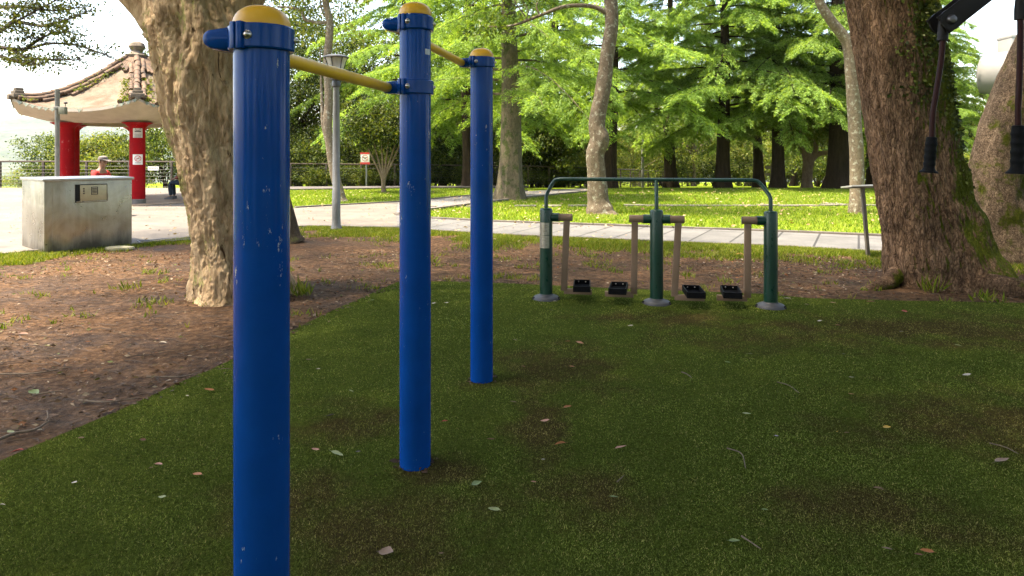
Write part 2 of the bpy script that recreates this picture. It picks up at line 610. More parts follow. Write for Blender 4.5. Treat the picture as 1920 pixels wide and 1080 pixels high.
# plaza and paths
plaza_poly = [near_w[0], near_w[1], near_w[2], near_w[3], near_w[4], near_w[5], near_w[6], G(742, 405), G(746, 380.5), G(553, 392), G(500, 384), G(430, 362), G(345, 353.5), Vector((-22, 29, 0)), Vector((-34, 29, 0)), Vector((-34, 9, 0))]
sheet('plaza', plaza_poly, 0.030, PLAZA)
front_poly = near_w[6:] + list(reversed(far_w))
sheet('path', front_poly, 0.026, PATHM)
back_hi = [G(746, 380.5), G(810, 375), G(880, 368), G(988, 359.5), G(1109, 352.5)]
back_lo = [G(742, 405), G(810, 394), G(880, 385), G(994, 371), G(1109, 359)]
sheet('path', back_hi + list(reversed(back_lo)), 0.022, ASPH)
sheet('path', [G(520, 357.5), G(760, 354), G(990, 351.8), G(990, 350.2), G(760, 351.2), G(520, 352.5)], 0.06, plain('grey_brown_walkway', (0.07, 0.06, 0.055), .9, 0, .25, 4), thick=0.05)  # walkway along the fence in a grey-brown of its own

def kerb(pts, w, h, name='kerb'):
    mb = MB()
    for a, b in zip(pts, pts[1:]):
        d = (b - a); L = d.length
        n = max(1, round(L / 1.0))
        ang = math.atan2(d.y, d.x)
        for k in range(n):
            c = a.lerp(b, (k + 0.5) / n)
            mb.box((c.x, c.y, h / 2 - 0.01 + random.uniform(-.004, .004)), (L / n - 0.008, w, h + 0.02), ang, 0.008)
    structure(mb.build(name, KERB))
kerb(near_w[2:], 0.10, 0.05)
kerb(far_w, 0.10, 0.06)
kerb([G(740, 405), G(810, 394.5), G(880, 385.5), G(994, 371.5), G(1109, 359.4)], 0.12, 0.07)
kerb([G(746, 380), G(810, 374.6), G(880, 367.6), G(988, 359)], 0.10, 0.05)
kerb([G(553, 391.5), G(746, 380)], 0.10, 0.06)

# far wooded hills across the valley
def hills():
    m, nt, bs = ntree('wooded_hillside')
    v = mapping(nt)
    vo = nt.nodes.new('ShaderNodeTexVoronoi'); vo.inputs['Scale'].default_value = 0.07
    nt.links.new(v, vo.inputs['Vector'])
    c = ramp(nt, vo.outputs[0], [(0.1, (0.05, 0.075, 0.03)), (0.8, (0.008, 0.015, 0.008))])
    c = mixc(nt, ramp(nt, noise_n(nt, v, 0.008, 5), [(0.4, (0, 0, 0)), (0.65, (0.8, 0.8, 0.8))]), c, (0.07, 0.08, 0.045))
    nt.links.new(c, bs.inputs['Base Color']); bs.inputs['Roughness'].default_value = 1
    ys = np.linspace(600, 3000, 60); xs = np.linspace(-3200, 2200, 130)
    V = []
    for y in ys:
        for x in xs:
            t = smooth01((y - 620) / 1200)
            h = noise.fractal(Vector((x * .0011, y * .0013, 3.1)), 1.0, 2.0, 6)
            bmp_ = noise.fractal(Vector((x * .02, y * .02, 1.1)), 1.0, 2.0, 3) * 5
            left = 1.0 + 0.5 * smooth01((-x - 500) / 1500)
            V.append((x, y, -88 + t * (115 + 55 * h) * left + bmp_ * t))
    nx, ny = len(xs), len(ys)
    i = np.arange(ny - 1)[:, None] * nx + np.arange(nx - 1)[None]
    F = np.stack([i, i + 1, i + nx + 1, i + nx], -1).reshape(-1, 4)
    structure(obj('hills', mk_mesh('hills', V, F, True), m))
hills()

# ------------------------------------------------------------------ grass, turf fibres and litter (stuff)
RNG = np.random.default_rng(11)
def blades(name, X, Y, Z, h, w, lean, mat, kind='stuff'):
    n = len(X)
    az = RNG.uniform(0, 2 * PI, n); la = RNG.uniform(0, 2 * PI, n)
    h = h * RNG.uniform(0.5, 1.25, n); w = w * RNG.uniform(0.7, 1.3, n)
    ln = lean * RNG.uniform(0.2, 1.3, n) * h
    sx, sy = np.cos(az) * w / 2, np.sin(az) * w / 2
    b = np.stack([X, Y, Z], 1)
    V = np.stack([b - np.stack([sx, sy, 0 * sx], 1), b + np.stack([sx, sy, 0 * sx], 1), b + np.stack([np.cos(la) * ln, np.sin(la) * ln, h], 1)], 1).reshape(-1, 3)
    return structure(arr_obj(name, V, np.arange(3 * n, dtype=np.int32).reshape(n, 3), mat), kind)

def noise2(X, Y, s, seed=0.0):
    return np.array([noise.noise(Vector((x * s, y * s, seed))) for x, y in zip(X, Y)])

# turf fibres: shorter spacing near where people stand
n = 620000
u = RNG.random(n)
y0, y1, k = 1.5, 7.9, -1.35
Yb = ((y0 ** (k + 1)) + u * (y1 ** (k + 1) - y0 ** (k + 1))) ** (1 / (k + 1))
Xb = RNG.uniform(-1, 1, n) * (Yb * 0.80 + 0.3)
ok = pip(Xb, Yb, turf_poly)
for qx, qy in ((-0.672, 1.834), (-0.4475, 3.156), (-0.193, 4.337)):
    ok &= np.hypot(Xb - qx, Yb - qy) > .082 + .012 * np.sin(Xb * 90)
Xb, Yb = Xb[ok], Yb[ok]
blades('turf_grass', Xb, Yb, np.full(len(Xb), 0.014), 0.0062 + 0.0006 * Yb, 0.0020 + 0.0008 * Yb, 1.3, FIBRE)

GRASS = leaf_mat('lawn_blade', [(0.06, 0.12, 0.009), (0.118, 0.20, 0.016), (0.185, 0.26, 0.028), (0.28, 0.29, 0.08)], 0.35, 0.6, 0.0)
# lawns beyond the path
def in_lawn(n, poly):
    P2 = np.array([(p[0], p[1]) for p in poly])
    lo, hi = P2.min(0), P2.max(0)
    X = RNG.uniform(lo[0], hi[0], n); Y = RNG.uniform(lo[1], hi[1], n)
    ok = pip(X, Y, poly)
    return X[ok], Y[ok]
lawn_right = far_w[:-1] + [Vector((11.5, 14, 0)), Vector((20, 30.5, 0)), Vector((3.0, 31.5, 0)), G(1109, 360), G(994, 372), G(880, 386), G(810, 395.5)]
X1, Y1 = in_lawn(230000, lawn_right)
X2, Y2 = in_lawn(60000, [G(553, 390), G(746, 379), G(880, 367), G(988, 358.5), G(1000, 353), G(760, 355), G(520, 358), G(500, 382)])
X, Y = np.concatenate([X1, X2]), np.concatenate([Y1, Y2])
keep = RNG.random(len(X)) < np.clip(0.75 + 0.8 * noise2(X, Y, 0.5), 0.2, 1)
X, Y = X[keep], Y[keep]
Z = np.array([gz(x, y) for x, y in zip(X, Y)])
blades('lawn_grass', X, Y, Z, 0.065, 0.020, 0.8, GRASS)

# verge between bare soil and path: dense at the kerb, thinning towards the camera
def verge(n, pts, mean, x0, x1, clump=1.2):
    seg = np.array([(b - a).length for a, b in zip(pts, pts[1:])]); cum = np.concatenate([[0], np.cumsum(seg)])
    t = RNG.random(n) * cum[-1]
    i = np.clip(np.searchsorted(cum, t) - 1, 0, len(seg) - 1)
    f = (t - cum[i]) / seg[i]
    A = np.array([p[:2] for p in pts])
    p = A[i] + (A[i + 1] - A[i]) * f[:, None]
    d = RNG.exponential(mean, n) + 0.05
    X, Y = p[:, 0] + RNG.normal(0, .05, n), p[:, 1] - d
    nz = noise2(X, Y, clump, 5.0) + 0.6 * noise2(X, Y, clump * 3.7, 2.0)
    keep = (RNG.random(n) < np.clip(1.15 - d / (mean * 1.9) + nz * 1.3, 0, 1)) & (X > x0) & (X < x1)
    return X[keep], Y[keep]
parts = [verge(120000, near_w[5:], 0.75, -4, 9), verge(12000, near_w[2:6], 0.5, -8, -3.2)]
nx_, ny_ = RNG.uniform(-9.2, -6.3, 26000), RNG.uniform(7.0, 9.9, 26000)
kp = (noise2(nx_, ny_, 0.9, 9.0) + noise2(nx_, ny_, 3.0, 4.0) * 0.5 + np.clip((ny_ - 8.3) * 0.5, -1, .7) + np.clip((-nx_ - 6.9) * .35, -1, .6) > 0.18) & (ny_ < 9.75)
parts.append((nx_[kp], ny_[kp]))
nx_, ny_ = RNG.uniform(-8, 7, 42000), RNG.uniform(5.6, 9.8, 42000)   # sparse sprouts over the soil
kp = noise2(nx_, ny_, 2.2, 7.0) + noise2(nx_, ny_, 6.0, 1.0) * 0.5 > 0.36
inside = pip(nx_, ny_, turf_poly)
parts.append((nx_[kp & ~inside], ny_[kp & ~inside]))
X = np.concatenate([p[0] for p in parts]); Y = np.concatenate([p[1] for p in parts])
VERGE = leaf_mat('verge_blade', [(0.055, 0.09, 0.007), (0.10, 0.155, 0.011), (0.17, 0.21, 0.02), (0.24, 0.22, 0.07)], 0.35, 0.6, 0.0)
blades('verge_grass', X, Y, np.full(len(X), 0.005), 0.055, 0.013, 0.8, VERGE)

def litter(name, X, Y, z, lmin, lmax, cols, seed=0):
    n = len(X)
    C = np.stack([X, Y, np.full(n, z) + RNG.uniform(0, .012, n)], 1)
    az = RNG.uniform(0, 2 * PI, n)
    A = np.stack([np.cos(az), np.sin(az), RNG.normal(0, .28, n)], 1)
    Nn = np.stack([RNG.normal(0, .6, n), RNG.normal(-.25, .6, n), np.ones(n)], 1)
    L = RNG.uniform(lmin, lmax, n)
    V = leaf_quads(C, A, Nn, L, L * RNG.uniform(.3, .65, n))
    return structure(arr_obj(name, V, quads(n), leaf_mat(name + '_colour', cols, 0.1, 0.6, 0.0)), 'stuff')
def soil_points(n, x0, x1, ya, yb):
    X, Y = RNG.uniform(x0, x1, n), RNG.uniform(ya, yb, n)
    ok = ~pip(X, Y, turf_poly) & pip(X, Y, soil_poly)
    return X[ok], Y[ok]
LX, LY = soil_points(46000, -9, 9, 2.8, 10.2)
dens = noise2(LX, LY, 0.7, 3.3) + 0.25 + 0.5 * (LX > 2.6)
kp = RNG.random(len(LX)) < np.clip(dens, 0.12, 1)
litter('leaf_litter', LX[kp], LY[kp], 0.010, 0.014, 0.052, [(0.03, 0.018, 0.011), (0.05, 0.032, 0.02), (0.09, 0.055, 0.03), (0.14, 0.09, 0.05), (0.04, 0.025, 0.016), (0.17, 0.07, 0.028), (0.07, 0.045, 0.03), (0.30, 0.235, 0.165), (0.11, 0.07, 0.045), (0.09, 0.11, 0.025)])
EX, EY = [], []
for p in wobble(TL[1:] + TB[:3], 0.02, 0.03):
    for k_ in range(2):
        EX.append(p.x - random.gauss(0.03, .07)); EY.append(p.y + random.gauss(0.03, .05))
for qx, qy in ((-0.672, 1.834), (-0.4475, 3.156), (-0.193, 4.337)):
    for k in range(34):
        a_ = random.uniform(0, 2 * PI); r_ = .074 + abs(random.gauss(0, .013))
        EX.append(qx + r_ * math.cos(a_)); EY.append(qy + r_ * math.sin(a_))
litter('edge_litter', np.array(EX), np.array(EY), 0.012, 0.015, 0.05, [(0.05, 0.032, 0.02), (0.1, 0.06, 0.04), (0.045, 0.03, 0.022), (0.22, 0.14, 0.09)])
LX, LY = soil_points(26000, -9, 9, 2.8, 10.0)
litter('soil_crumbs', LX, LY, 0.004, 0.010, 0.028, [(0.05, 0.032, 0.022), (0.10, 0.065, 0.045), (0.17, 0.11, 0.078)])
def twig_litter():
    mb = MB()
    X, Y = soil_points(3000, -9, 9, 2.8, 9.2)
    for x, y in zip(X, Y):
        L = random.uniform(.05, .22); a = random.uniform(-.7, .7) + (PI if random.random() < .5 else 0)
        p = Vector((x, y, 0.012)); d = Vector((math.cos(a), math.sin(a), 0))
        mid = p + d * L * .5 + Vector((-d.y, d.x, .0)) * random.gauss(0, L * .09) + Vector((0, 0, .006))
        r = random.uniform(.0018, .004)
        mb.tube([p, mid, p + d * L], [r, r, r * .5], 4)
    structure(mb.build('twig_litter', plain('dead_twig', (0.075, 0.05, 0.035), .9, 0, .4, 30)), 'stuff')
twig_litter()
# litter on plaza and lawn
X, Y = RNG.uniform(-14, 2, 1600), RNG.uniform(11, 27, 1600)
litter('plaza_litter', X, Y, 0.034, 0.03, 0.09, [(0.25, 0.17, 0.09), (0.36, 0.28, 0.17), (0.2, 0.12, 0.07)])
X, Y = RNG.uniform(-2, 12, 700), RNG.uniform(13, 28, 700)
litter('lawn_litter', X, Y, 0.05, 0.05, 0.12, [(0.25, 0.17, 0.09), (0.36, 0.26, 0.15), (0.2, 0.10, 0.05)])

# ------------------------------------------------------------------ foliage builders
def rand_unit(rng, n):
    return unit(rng.normal(size=(n, 3)))

def feathery_tree(seed, H=13.0, z0=2.9, R=4.6, nbr=54, trunk_r=0.30, leaf=1.0, lean=(0, 0)):
    """trunk with whorled drooping limbs; crown of small needle-like leaflets in flat sprays"""
    rng = np.random.default_rng(seed); rnd = random.Random(seed)
    trunk = MB()
    zs = np.linspace(0, H, 26)
    pts = [Vector((lean[0] * z / H + .06 * math.sin(z * .7 + seed), lean[1] * z / H + .06 * math.cos(z * .6), z)) for z in zs]
    flute = [trunk_r * (1 + 0.40 * math.exp(-z / 0.40) + .1 * math.exp(-z / 1.5)) * (1 - .9 * z / H) + 0.015 for z in zs]
    trunk.tube(pts, flute, 14)
    # buttress flutes at the foot
    V = trunk.v
    for i in range(len(V)):
        x, y, z = V[i]
        a = math.atan2(y, x)
        k = 1 + .13 * math.sin(a * 5 + seed) * math.exp(-z / 1.2) + .05 * noise.noise(Vector((x * 3, y * 3, z * .5 + seed)))
        V[i] = (x * k, y * k, z)
    Cs, As, Ns, Ls, Ws = [], [], [], [], []
    for i in range(nbr):
        u = (i + rnd.random()) / nbr
        z = z0 + (H - z0 - .3) * u ** 1.05
        L = R * (1 - u) ** .62 * rnd.uniform(.6, 1.12) + .5
        az = i * 2.39996 + rnd.uniform(-.5, .5)
        d = Vector((math.cos(az), math.sin(az), 0)); sd = Vector((-d.y, d.x, 0))
        rise, droop = rnd.uniform(.0, .26), rnd.uniform(.25, .55)
        curl = rnd.uniform(-.25, .25)
        def bp(t):
            c = pts[0] + (pts[-1] - pts[0]) * (z / H)
            return Vector((c.x, c.y, z)) + d * (L * t) + sd * (curl * L * t * t) + Vector((0, 0, L * (rise * t - droop * t * t)))
        trunk.tube([bp(t) for t in (0, .2, .4, .6, .8, .97)], [max(.012, .055 * (1 - u * .6)) * f for f in (1, .75, .55, .4, .25, .1)], 5, cap=False)
        nb = int(7 + L * 4.2)
        for j in range(nb):
            t = .16 + .84 * (j + rnd.random()) / nb
            side = 1 if j % 2 else -1
            o = bp(t)
            tv = (bp(min(1, t + .03)) - bp(t - .03)).normalized()
            ang = side * rnd.uniform(.6, 1.25)
            bd = (tv * math.cos(ang) + sd * math.sin(ang))
            bl = (0.30 + .30 * L * (1 - .62 * t) * rnd.uniform(.5, 1.1)) * .85
            bl = min(bl, 1.35)
            m = int(46 + 105 * bl)
            s = rng.uniform(.05, 1, m)
            dr = rng.uniform(.16, .5)
            base = np.array(o)[None] + np.array(bd)[None] * (s * bl)[:, None]
            base[:, 2] -= dr * bl * s * s
            base += rng.normal(0, .045, (m, 3))
            perp = np.cross(np.array(bd), [0, 0, 1.0])
            sgn = rng.choice([-1, 1], m)[:, None]
            ax = np.array(bd)[None] * rng.uniform(.3, 1, m)[:, None] + perp[None] * sgn * rng.uniform(.3, 1.1, m)[:, None]
            ax[:, 2] -= rng.uniform(.05, .75, m)
            Cs.append(base); As.append(ax)
            Ns.append(np.array([0, 0, 1.0])[None] + rng.normal(0, .45, (m, 3)))
            Ls.append(rng.uniform(.08, .175, m) * leaf); Ws.append(rng.uniform(.022, .044, m) * leaf)
    V = leaf_quads(np.concatenate(Cs), np.concatenate(As), np.concatenate(Ns), np.concatenate(Ls), np.concatenate(Ws))
    return trunk, V

def leaf_clumps(rng, centres, sig, per, lmin, lmax, ratio=.5, updown=.8, outward=None):
    k = len(centres)
    n = k * per
    c = np.repeat(np.asarray(centres), per, 0)
    sg = np.repeat(np.asarray(sig), per, 0)
    off = rng.normal(0, 1, (n, 3)) * sg[:, None]
    off[:, 2] *= .6
    C = c + off
    A = unit(rng.normal(0, 1, (n, 3)) + off * 0.9)
    A[:, 2] -= .35
    Nn = rng.normal(0, .7, (n, 3)); Nn[:, 2] += updown
    L = rng.uniform(lmin, lmax, n)
    return leaf_quads(C, A, Nn, L, L * ratio * rng.uniform(.8, 1.2, n))

def broad_tree(seed, H=10.0, R=3.4, trunk_r=.18, zc=.62, zr=.40, nclump=95, per=170, leaf=(.10, .20), sig=(.35, .75), fork=.3, nl=11):
    rng = np.random.default_rng(seed); rnd = random.Random(seed)
    cs = []
    while len(cs) < nclump:
        p = rng.uniform(-1, 1, 3)
        r = np.linalg.norm(p)
        if r > 1 or (r < .5 and rng.random() < .7): continue
        lump = 1 + .28 * noise.noise(Vector(p / max(r, .01)) * 1.7 + Vector((seed, 0, 0)))
        cs.append((p[0] * R * lump, p[1] * R * lump, H * zc + p[2] * H * zr * lump))
    V = leaf_clumps(rng, cs, rng.uniform(sig[0], sig[1], nclump), per, leaf[0], leaf[1])
    tr = MB()
    top = Vector((rnd.uniform(-.3, .3), rnd.uniform(-.3, .3), H * fork))
    bend = Vector((rnd.uniform(-.25, .25), rnd.uniform(-.25, .25), H * fork * .5))
    path = spline([(0, 0, 0), bend, top], 9)
    tr.tube(path, [trunk_r * (1 + .5 * math.exp(-p.z / .3)) * (1 - .3 * p.z / top.z) for p in path], 9)
    for c in rnd.sample(cs, nl):
        c = Vector(c)
        m = top.lerp(c, .45) + Vector((rnd.uniform(-.3, .3), rnd.uniform(-.3, .3), .25))
        pp = spline([top - Vector((0, 0, .1)), m, c], 8)
        tr.tube(pp, [trunk_r * .62 * (1 - .88 * i / 7) + .008 for i in range(8)], 6, cap=False)
    return tr, V

def shrub(seed, H=2.6, R=1.5, nclump=42, per=150, leaf=(.07, .15)):
    rng = np.random.default_rng(seed); rnd = random.Random(seed)
    cs = []
    while len(cs) < nclump:
        p = rng.uniform(-1, 1, 3)
        r = np.linalg.norm(p)
        if r > 1 or r < .35: continue
        lump = 1 + .35 * noise.noise(Vector(p / r) * 2 + Vector((seed, 3, 0)))
        cs.append((p[0] * R * lump, p[1] * R * lump, max(.12, H * .5 + p[2] * H * .5 * lump)))
    V = leaf_clumps(rng, cs, rng.uniform(.16, .36, nclump), per, leaf[0], leaf[1], .5)
    st = MB()
    for c in rnd.sample(cs, 9):
        c = Vector(c)
        st.tube(spline([(rnd.uniform(-.1, .1), rnd.uniform(-.1, .1), 0), (c.x * .3, c.y * .3, c.z * .6), c], 6), [.03 * (1 - .15 * i) for i in range(6)], 5, cap=False)
    return st, V

def bark_trunk(name, path, radii, rings, segs, disp, mat, parent, caps=True):
    """a trunk lofted along a path, its surface displaced by disp(angle, z, point) in shares of its radius"""
    pp = spline(path, rings)
    m = len(path) - 1
    fr = frame_along(pp)
    V = []
    for i, (p, (u, w)) in enumerate(zip(pp, fr)):
        f = i / (rings - 1) * m
        k = min(int(f), m - 1); t = f - k
        r = radii[k] + (radii[k + 1] - radii[k]) * smooth01(t)
        for s in range(segs):
            a = 2 * PI * s / segs
            d = u * math.cos(a) + w * math.sin(a)
            V.append(p + d * (r * (1 + disp(a, p.z, d))))
    i = np.arange(rings - 1)[:, None] * segs
    k = np.arange(segs)[None]; k2 = (k + 1) % segs
    F = np.stack([i + k, i + k2, i + segs + k2, i + segs + k], -1).reshape(-1, 4)
    return np.array([tuple(v) for v in V]), F

def join_arr(parts):
    Vs, Fs, o = [], [], 0
    for V, F in parts:
        Vs.append(V); Fs.append(F + o); o += len(V)
    return np.concatenate(Vs), np.concatenate(Fs)

# ------------------------------------------------------------------ vegetation materials
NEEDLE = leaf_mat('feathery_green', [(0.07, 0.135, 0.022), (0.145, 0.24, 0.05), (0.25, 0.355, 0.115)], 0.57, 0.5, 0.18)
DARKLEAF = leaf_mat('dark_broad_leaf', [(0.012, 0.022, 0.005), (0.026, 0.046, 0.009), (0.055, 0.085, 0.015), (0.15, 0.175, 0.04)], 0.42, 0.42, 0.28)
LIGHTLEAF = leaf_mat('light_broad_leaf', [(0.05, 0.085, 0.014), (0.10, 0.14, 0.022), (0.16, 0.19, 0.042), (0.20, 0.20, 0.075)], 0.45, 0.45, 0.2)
NEARLEAF = leaf_mat('near_canopy_leaf', [(0.03, 0.06, 0.012), (0.06, 0.10, 0.018), (0.10, 0.14, 0.03)], 0.4, 0.45, 0.1)
SPRIGLEAF = leaf_mat('small_sprig_leaf', [(0.04, 0.06, 0.016), (0.075, 0.10, 0.025), (0.13, 0.14, 0.04)], 0.4, 0.45, 0.1)
B_DARK = bark_mat('dark_brown_bark', (0.014, 0.010, 0.007), (0.032, 0.022, 0.015), (0.06, 0.042, 0.028), 9, 1.6, 1.0)
B_GREY = bark_mat('grey_brown_bark', (0.05, 0.038, 0.026), (0.12, 0.092, 0.062), (0.20, 0.16, 0.115), 14, 9, .9, lichen=((0.26, 0.25, 0.19), 9))
B_LICHEN = bark_mat('lichen_spotted_bark', (0.09, 0.065, 0.042), (0.17, 0.13, 0.088), (0.27, 0.22, 0.16), 16, 12, .8, lichen=((0.34, 0.33, 0.26), 11))
B_MOSSY = bark_mat('mossy_grey_bark', (0.045, 0.036, 0.024), (0.10, 0.082, 0.052), (0.18, 0.15, 0.10), 12, 5, .9, moss=((0.07, 0.085, 0.03), .60, (-.3, -.3, 0)))
B_LEFT = bark_mat('fluted_tan_bark', (0.12, 0.062, 0.03), (0.44, 0.30, 0.175), (0.64, 0.48, 0.30), 10, 2.6, 1.0, moss=((0.30, 0.27, 0.10), .60, (-.8, .1, 0)), hollow_shade=.625)
B_RIGHT = bark_mat('red_brown_bark', (0.026, 0.014, 0.009), (0.15, 0.088, 0.052), (0.37, 0.235, 0.15), 13, 4.0, 1.0, moss=((0.11, 0.125, 0.014), .50, (.95, -.1, -.2)), cracks=.45)
B_RIGHT2 = bark_mat('scaly_mossy_bark', (0.05, 0.032, 0.02), (0.20, 0.135, 0.09), (0.38, 0.28, 0.19), 18, 12, 1.0, moss=((0.11, 0.125, 0.016), .56, (.2, -.3, .1)), cracks=.6)

# ------------------------------------------------------------------ the near trees
def fbm(a, z, ka, kz, seed, oct_=4):
    return noise.fractal(Vector((math.cos(a) * ka, math.sin(a) * ka, z * kz + seed)), 1.0, 2.0, oct_)

def left_disp(a, z, d):
    w = a + .35 * math.sin(z * 1.3) + .25 * fbm(a, z, 1.2, .8, 5)
    fl = .055 * math.sin(w * 4 + .8) + .032 * math.sin(w * 9 + z * .9) + .018 * math.sin(w * 19 - z * 1.7)
    q = .5 * fbm(a, z, 3.0, 2.2, 77, 3)
    r = .05 * fbm(a, z, 2.2, 1.4, 1) - .075 * abs(fbm(a + q, z, 5.5, 1.5, 8, 3)) - .05 * abs(fbm(a - q, z, 11, 3.2, 17, 3)) + .035 + .016 * fbm(a, z, 16, 7, 3)
    hole = -.16 * math.exp(-(((a - hole_a + PI) % (2 * PI) - PI) / .35) ** 2 - ((z - 2.72) / .28) ** 2)
    foot = math.exp(-max(0, z) / .18) * (.20 * max(0, math.sin(a * 3 + 1.0)) + .06 * fbm(a, z, 3, 1, 2))
    return fl + r + hole + foot * .9
hole_a = -1.75

def trunk_pts(data, Y, sc=1.0):
    return [P(px, py, Y) for px, py, r in data], [r * sc for px, py, r in data]

lt = thing('fluted_tree', 'thick tan tree with deeply fluted leaning trunk behind the nearest blue post', 'tree', (PX(455, 7.0), 7.0, 0))
pth, rr = trunk_pts([(450, 572, .52), (449, 540, .455), (444, 470, .42), (440, 390, .445), (424, 300, .465), (410, 200, .505), (396, 100, .52), (372, 30, .50), (332, -40, .34), (300, -150, .27), (235, -330, .18)], 7.0)
A1 = bark_trunk('trunk', pth, rr, 320, 240, left_disp, None, None)
pth, rr = trunk_pts([(400, 110, .22), (428, 50, .22), (456, 0, .185), (500, -70, .165), (580, -200, .13), (650, -330, .07)], 6.95)
A2 = bark_trunk('trunk', pth, rr, 60, 60, lambda a, z, d: .06 * fbm(a, z, 3, 2, 4) + .03 * math.sin(a * 7 + z * 3), None, None)
pth, rr = trunk_pts([(330, 110, .16), (290, 50, .12), (258, 12, .10), (215, -30, .09), (120, -120, .07), (0, -230, .04)], 7.1)
A3 = bark_trunk('trunk', pth, rr, 60, 40, lambda a, z, d: .08 * fbm(a, z, 3, 3, 6), None, None)
V, F = join_arr([A1, A2, A3])
arr_obj('trunk', V, F, B_LEFT, lt, True)

def canopy(parent, seed, c, r, ncl, per, zmin, mat=None, leaf=(.09, .17), sig=(.4, .85)):
    rng = np.random.default_rng(seed)
    cs = []
    while len(cs) < ncl:
        p = rng.uniform(-1, 1, 3)
        if np.linalg.norm(p) > 1: continue
        q = np.array(c) + p * np.array(r)
        if q[2] < max(zmin, 2.6 + .2258 * q[1]): continue
        if noise.noise(Vector(q * .33) + Vector((seed, 0, 0))) < -.34: continue
        cs.append(q)
    V = leaf_clumps(rng, cs, rng.uniform(sig[0], sig[1], ncl), per, leaf[0], leaf[1])
    return arr_obj('crown', V, quads(len(V) // 4), mat or NEARLEAF, parent)
canopy(lt, 3, (-2.4, 3.4, 7.8), (5.6, 7.2, 2.4), 255, 290, 4.9)

def right_disp(a, z, d):
    r = .06 * fbm(a, z, 2.0, .9, 21) - .05 * abs(fbm(a, z, 7, 2.4, 28)) + .02 + .022 * fbm(a, z, 20, 8, 23)
    # a mossy burl on the right flank and spreading roots
    burl = .16 * math.exp(-((d.x - 1) / .45) ** 2 - ((z - .62) / .16) ** 2)
    burl += .07 * math.exp(-((d.x - .9) / .5) ** 2 - ((z - 1.15) / .12) ** 2)
    foot = math.exp(-max(0, z) / .14) * (.10 + .16 * max(0, math.sin(a * 4 + .3)))
    return r + burl + foot
canopy(lt, 44, (-3.0, 3.5, 7.1), (2.6, 2.2, .9), 55, 260, 4.9)  # extra unseen leaf clumps added to block a sun spot at the third post
rt = thing('mossy_tree', 'massive red-brown leaning tree with moss and ivy down its right flank', 'tree', (PX(1768, 7.7), 7.7, 0))
pth, rr = trunk_pts([(1772, 548, .66), (1768, 520, .61), (1757, 480, .55), (1738, 410, .475), (1718, 310, .45), (1702, 200, .44), (1686, 100, .455), (1667, 0, .43), (1640, -120, .40), (1600, -260, .33), (1540, -420, .22)], 7.7)
V1 = bark_trunk('trunk', pth, rr, 320, 240, right_disp, None, None)
pth, rr = trunk_pts([(1690, -60, .25), (1740, -160, .2), (1800, -300, .15), (1860, -420, .08)], 7.7)
V2 = bark_trunk('trunk', pth, rr, 40, 40, right_disp, None, None)
rootp = [spline([(4.75, 7.35, .10), (5.1, 6.98, .07), (5.55, 6.80, .03), (6.1, 6.72, -.03)], 12), spline([(4.3, 7.6, .12), (4.0, 7.35, .04), (3.7, 7.3, -.04)], 8)]
mbr = MB()
for rp_, r0 in zip(rootp, (.15, .10)):
    mbr.tube(rp_, [r0 * (1 - .6 * i / len(rp_)) for i in range(len(rp_))], 12)
V, F = join_arr([V1, V2])
arr_obj('trunk', V, F, B_RIGHT, rt, True)
mbr.build('root', B_RIGHT, rt)
canopy(rt, 8, (4.2, 2.6, 9.0), (7.8, 7.6, 2.5), 285, 280, 5.4)
# ivy clinging to the trunk
def ivy(parent, n, Yc, spots, size, mat, name='ivy'):
    rng = np.random.default_rng(5)
    Cs = []
    for (px, py, sx, sy, m) in spots:
        qx = rng.normal(px, sx, m); qy = rng.normal(py, sy, m)
        for a, b in zip(qx, qy):
            zz = EYE + (HZ - b) * Yc / FPX
            cx = np.interp(zz, TZ, TX); rr_ = np.interp(zz, TZ, TR)
            dx = PX(a, Yc) - cx
            s = max(-.98, min(.98, dx / rr_))
            Cs.append((cx + rr_ * s * 1.04, Yc - rr_ * math.sqrt(1 - s * s) * 1.04, zz))
    C = np.array(Cs); k = len(C)
    A = rng.normal(0, .6, (k, 3)); A[:, 2] -= .4
    Nn = rng.normal(0, .4, (k, 3)); Nn[:, 1] -= 1
    L = rng.uniform(size * .6, size * 1.3, k)
    V = leaf_quads(C, A, Nn, L, L * .75)
    arr_obj(name, V, quads(k), mat, parent)
TD = [(1772, 548, .66), (1768, 520, .61), (1757, 480, .55), (1738, 410, .475), (1718, 310, .45), (1702, 200, .44), (1686, 100, .455), (1667, 0, .43), (1640, -120, .40)]
TZ = [EYE + (HZ - b) * 7.7 / FPX for a, b, c in TD]; TX = [PX(a, 7.7) for a, b, c in TD]; TR = [c for a, b, c in TD]
ivy(rt, 0, 7.7, [(1690, 62, 16, 25, 200), (1700, 18, 20, 22, 170), (1725, 30, 16, 25, 150), (1705, 98, 16, 18, 130), (1655, 95, 8, 16, 30), (1670, 165, 14, 14, 40), (1740, 120, 12, 22, 110), (1760, 215, 12, 40, 200), (1752, 165, 10, 22, 70), (1690, 150, 16, 20, 50), (1700, 195, 14, 14, 50), (1780, 250, 8, 40, 120)], .045, leaf_mat('ivy_leaf', [(0.02, 0.032, 0.008), (0.055, 0.075, 0.016), (0.15, 0.17, 0.04)], .2, .4, 0))

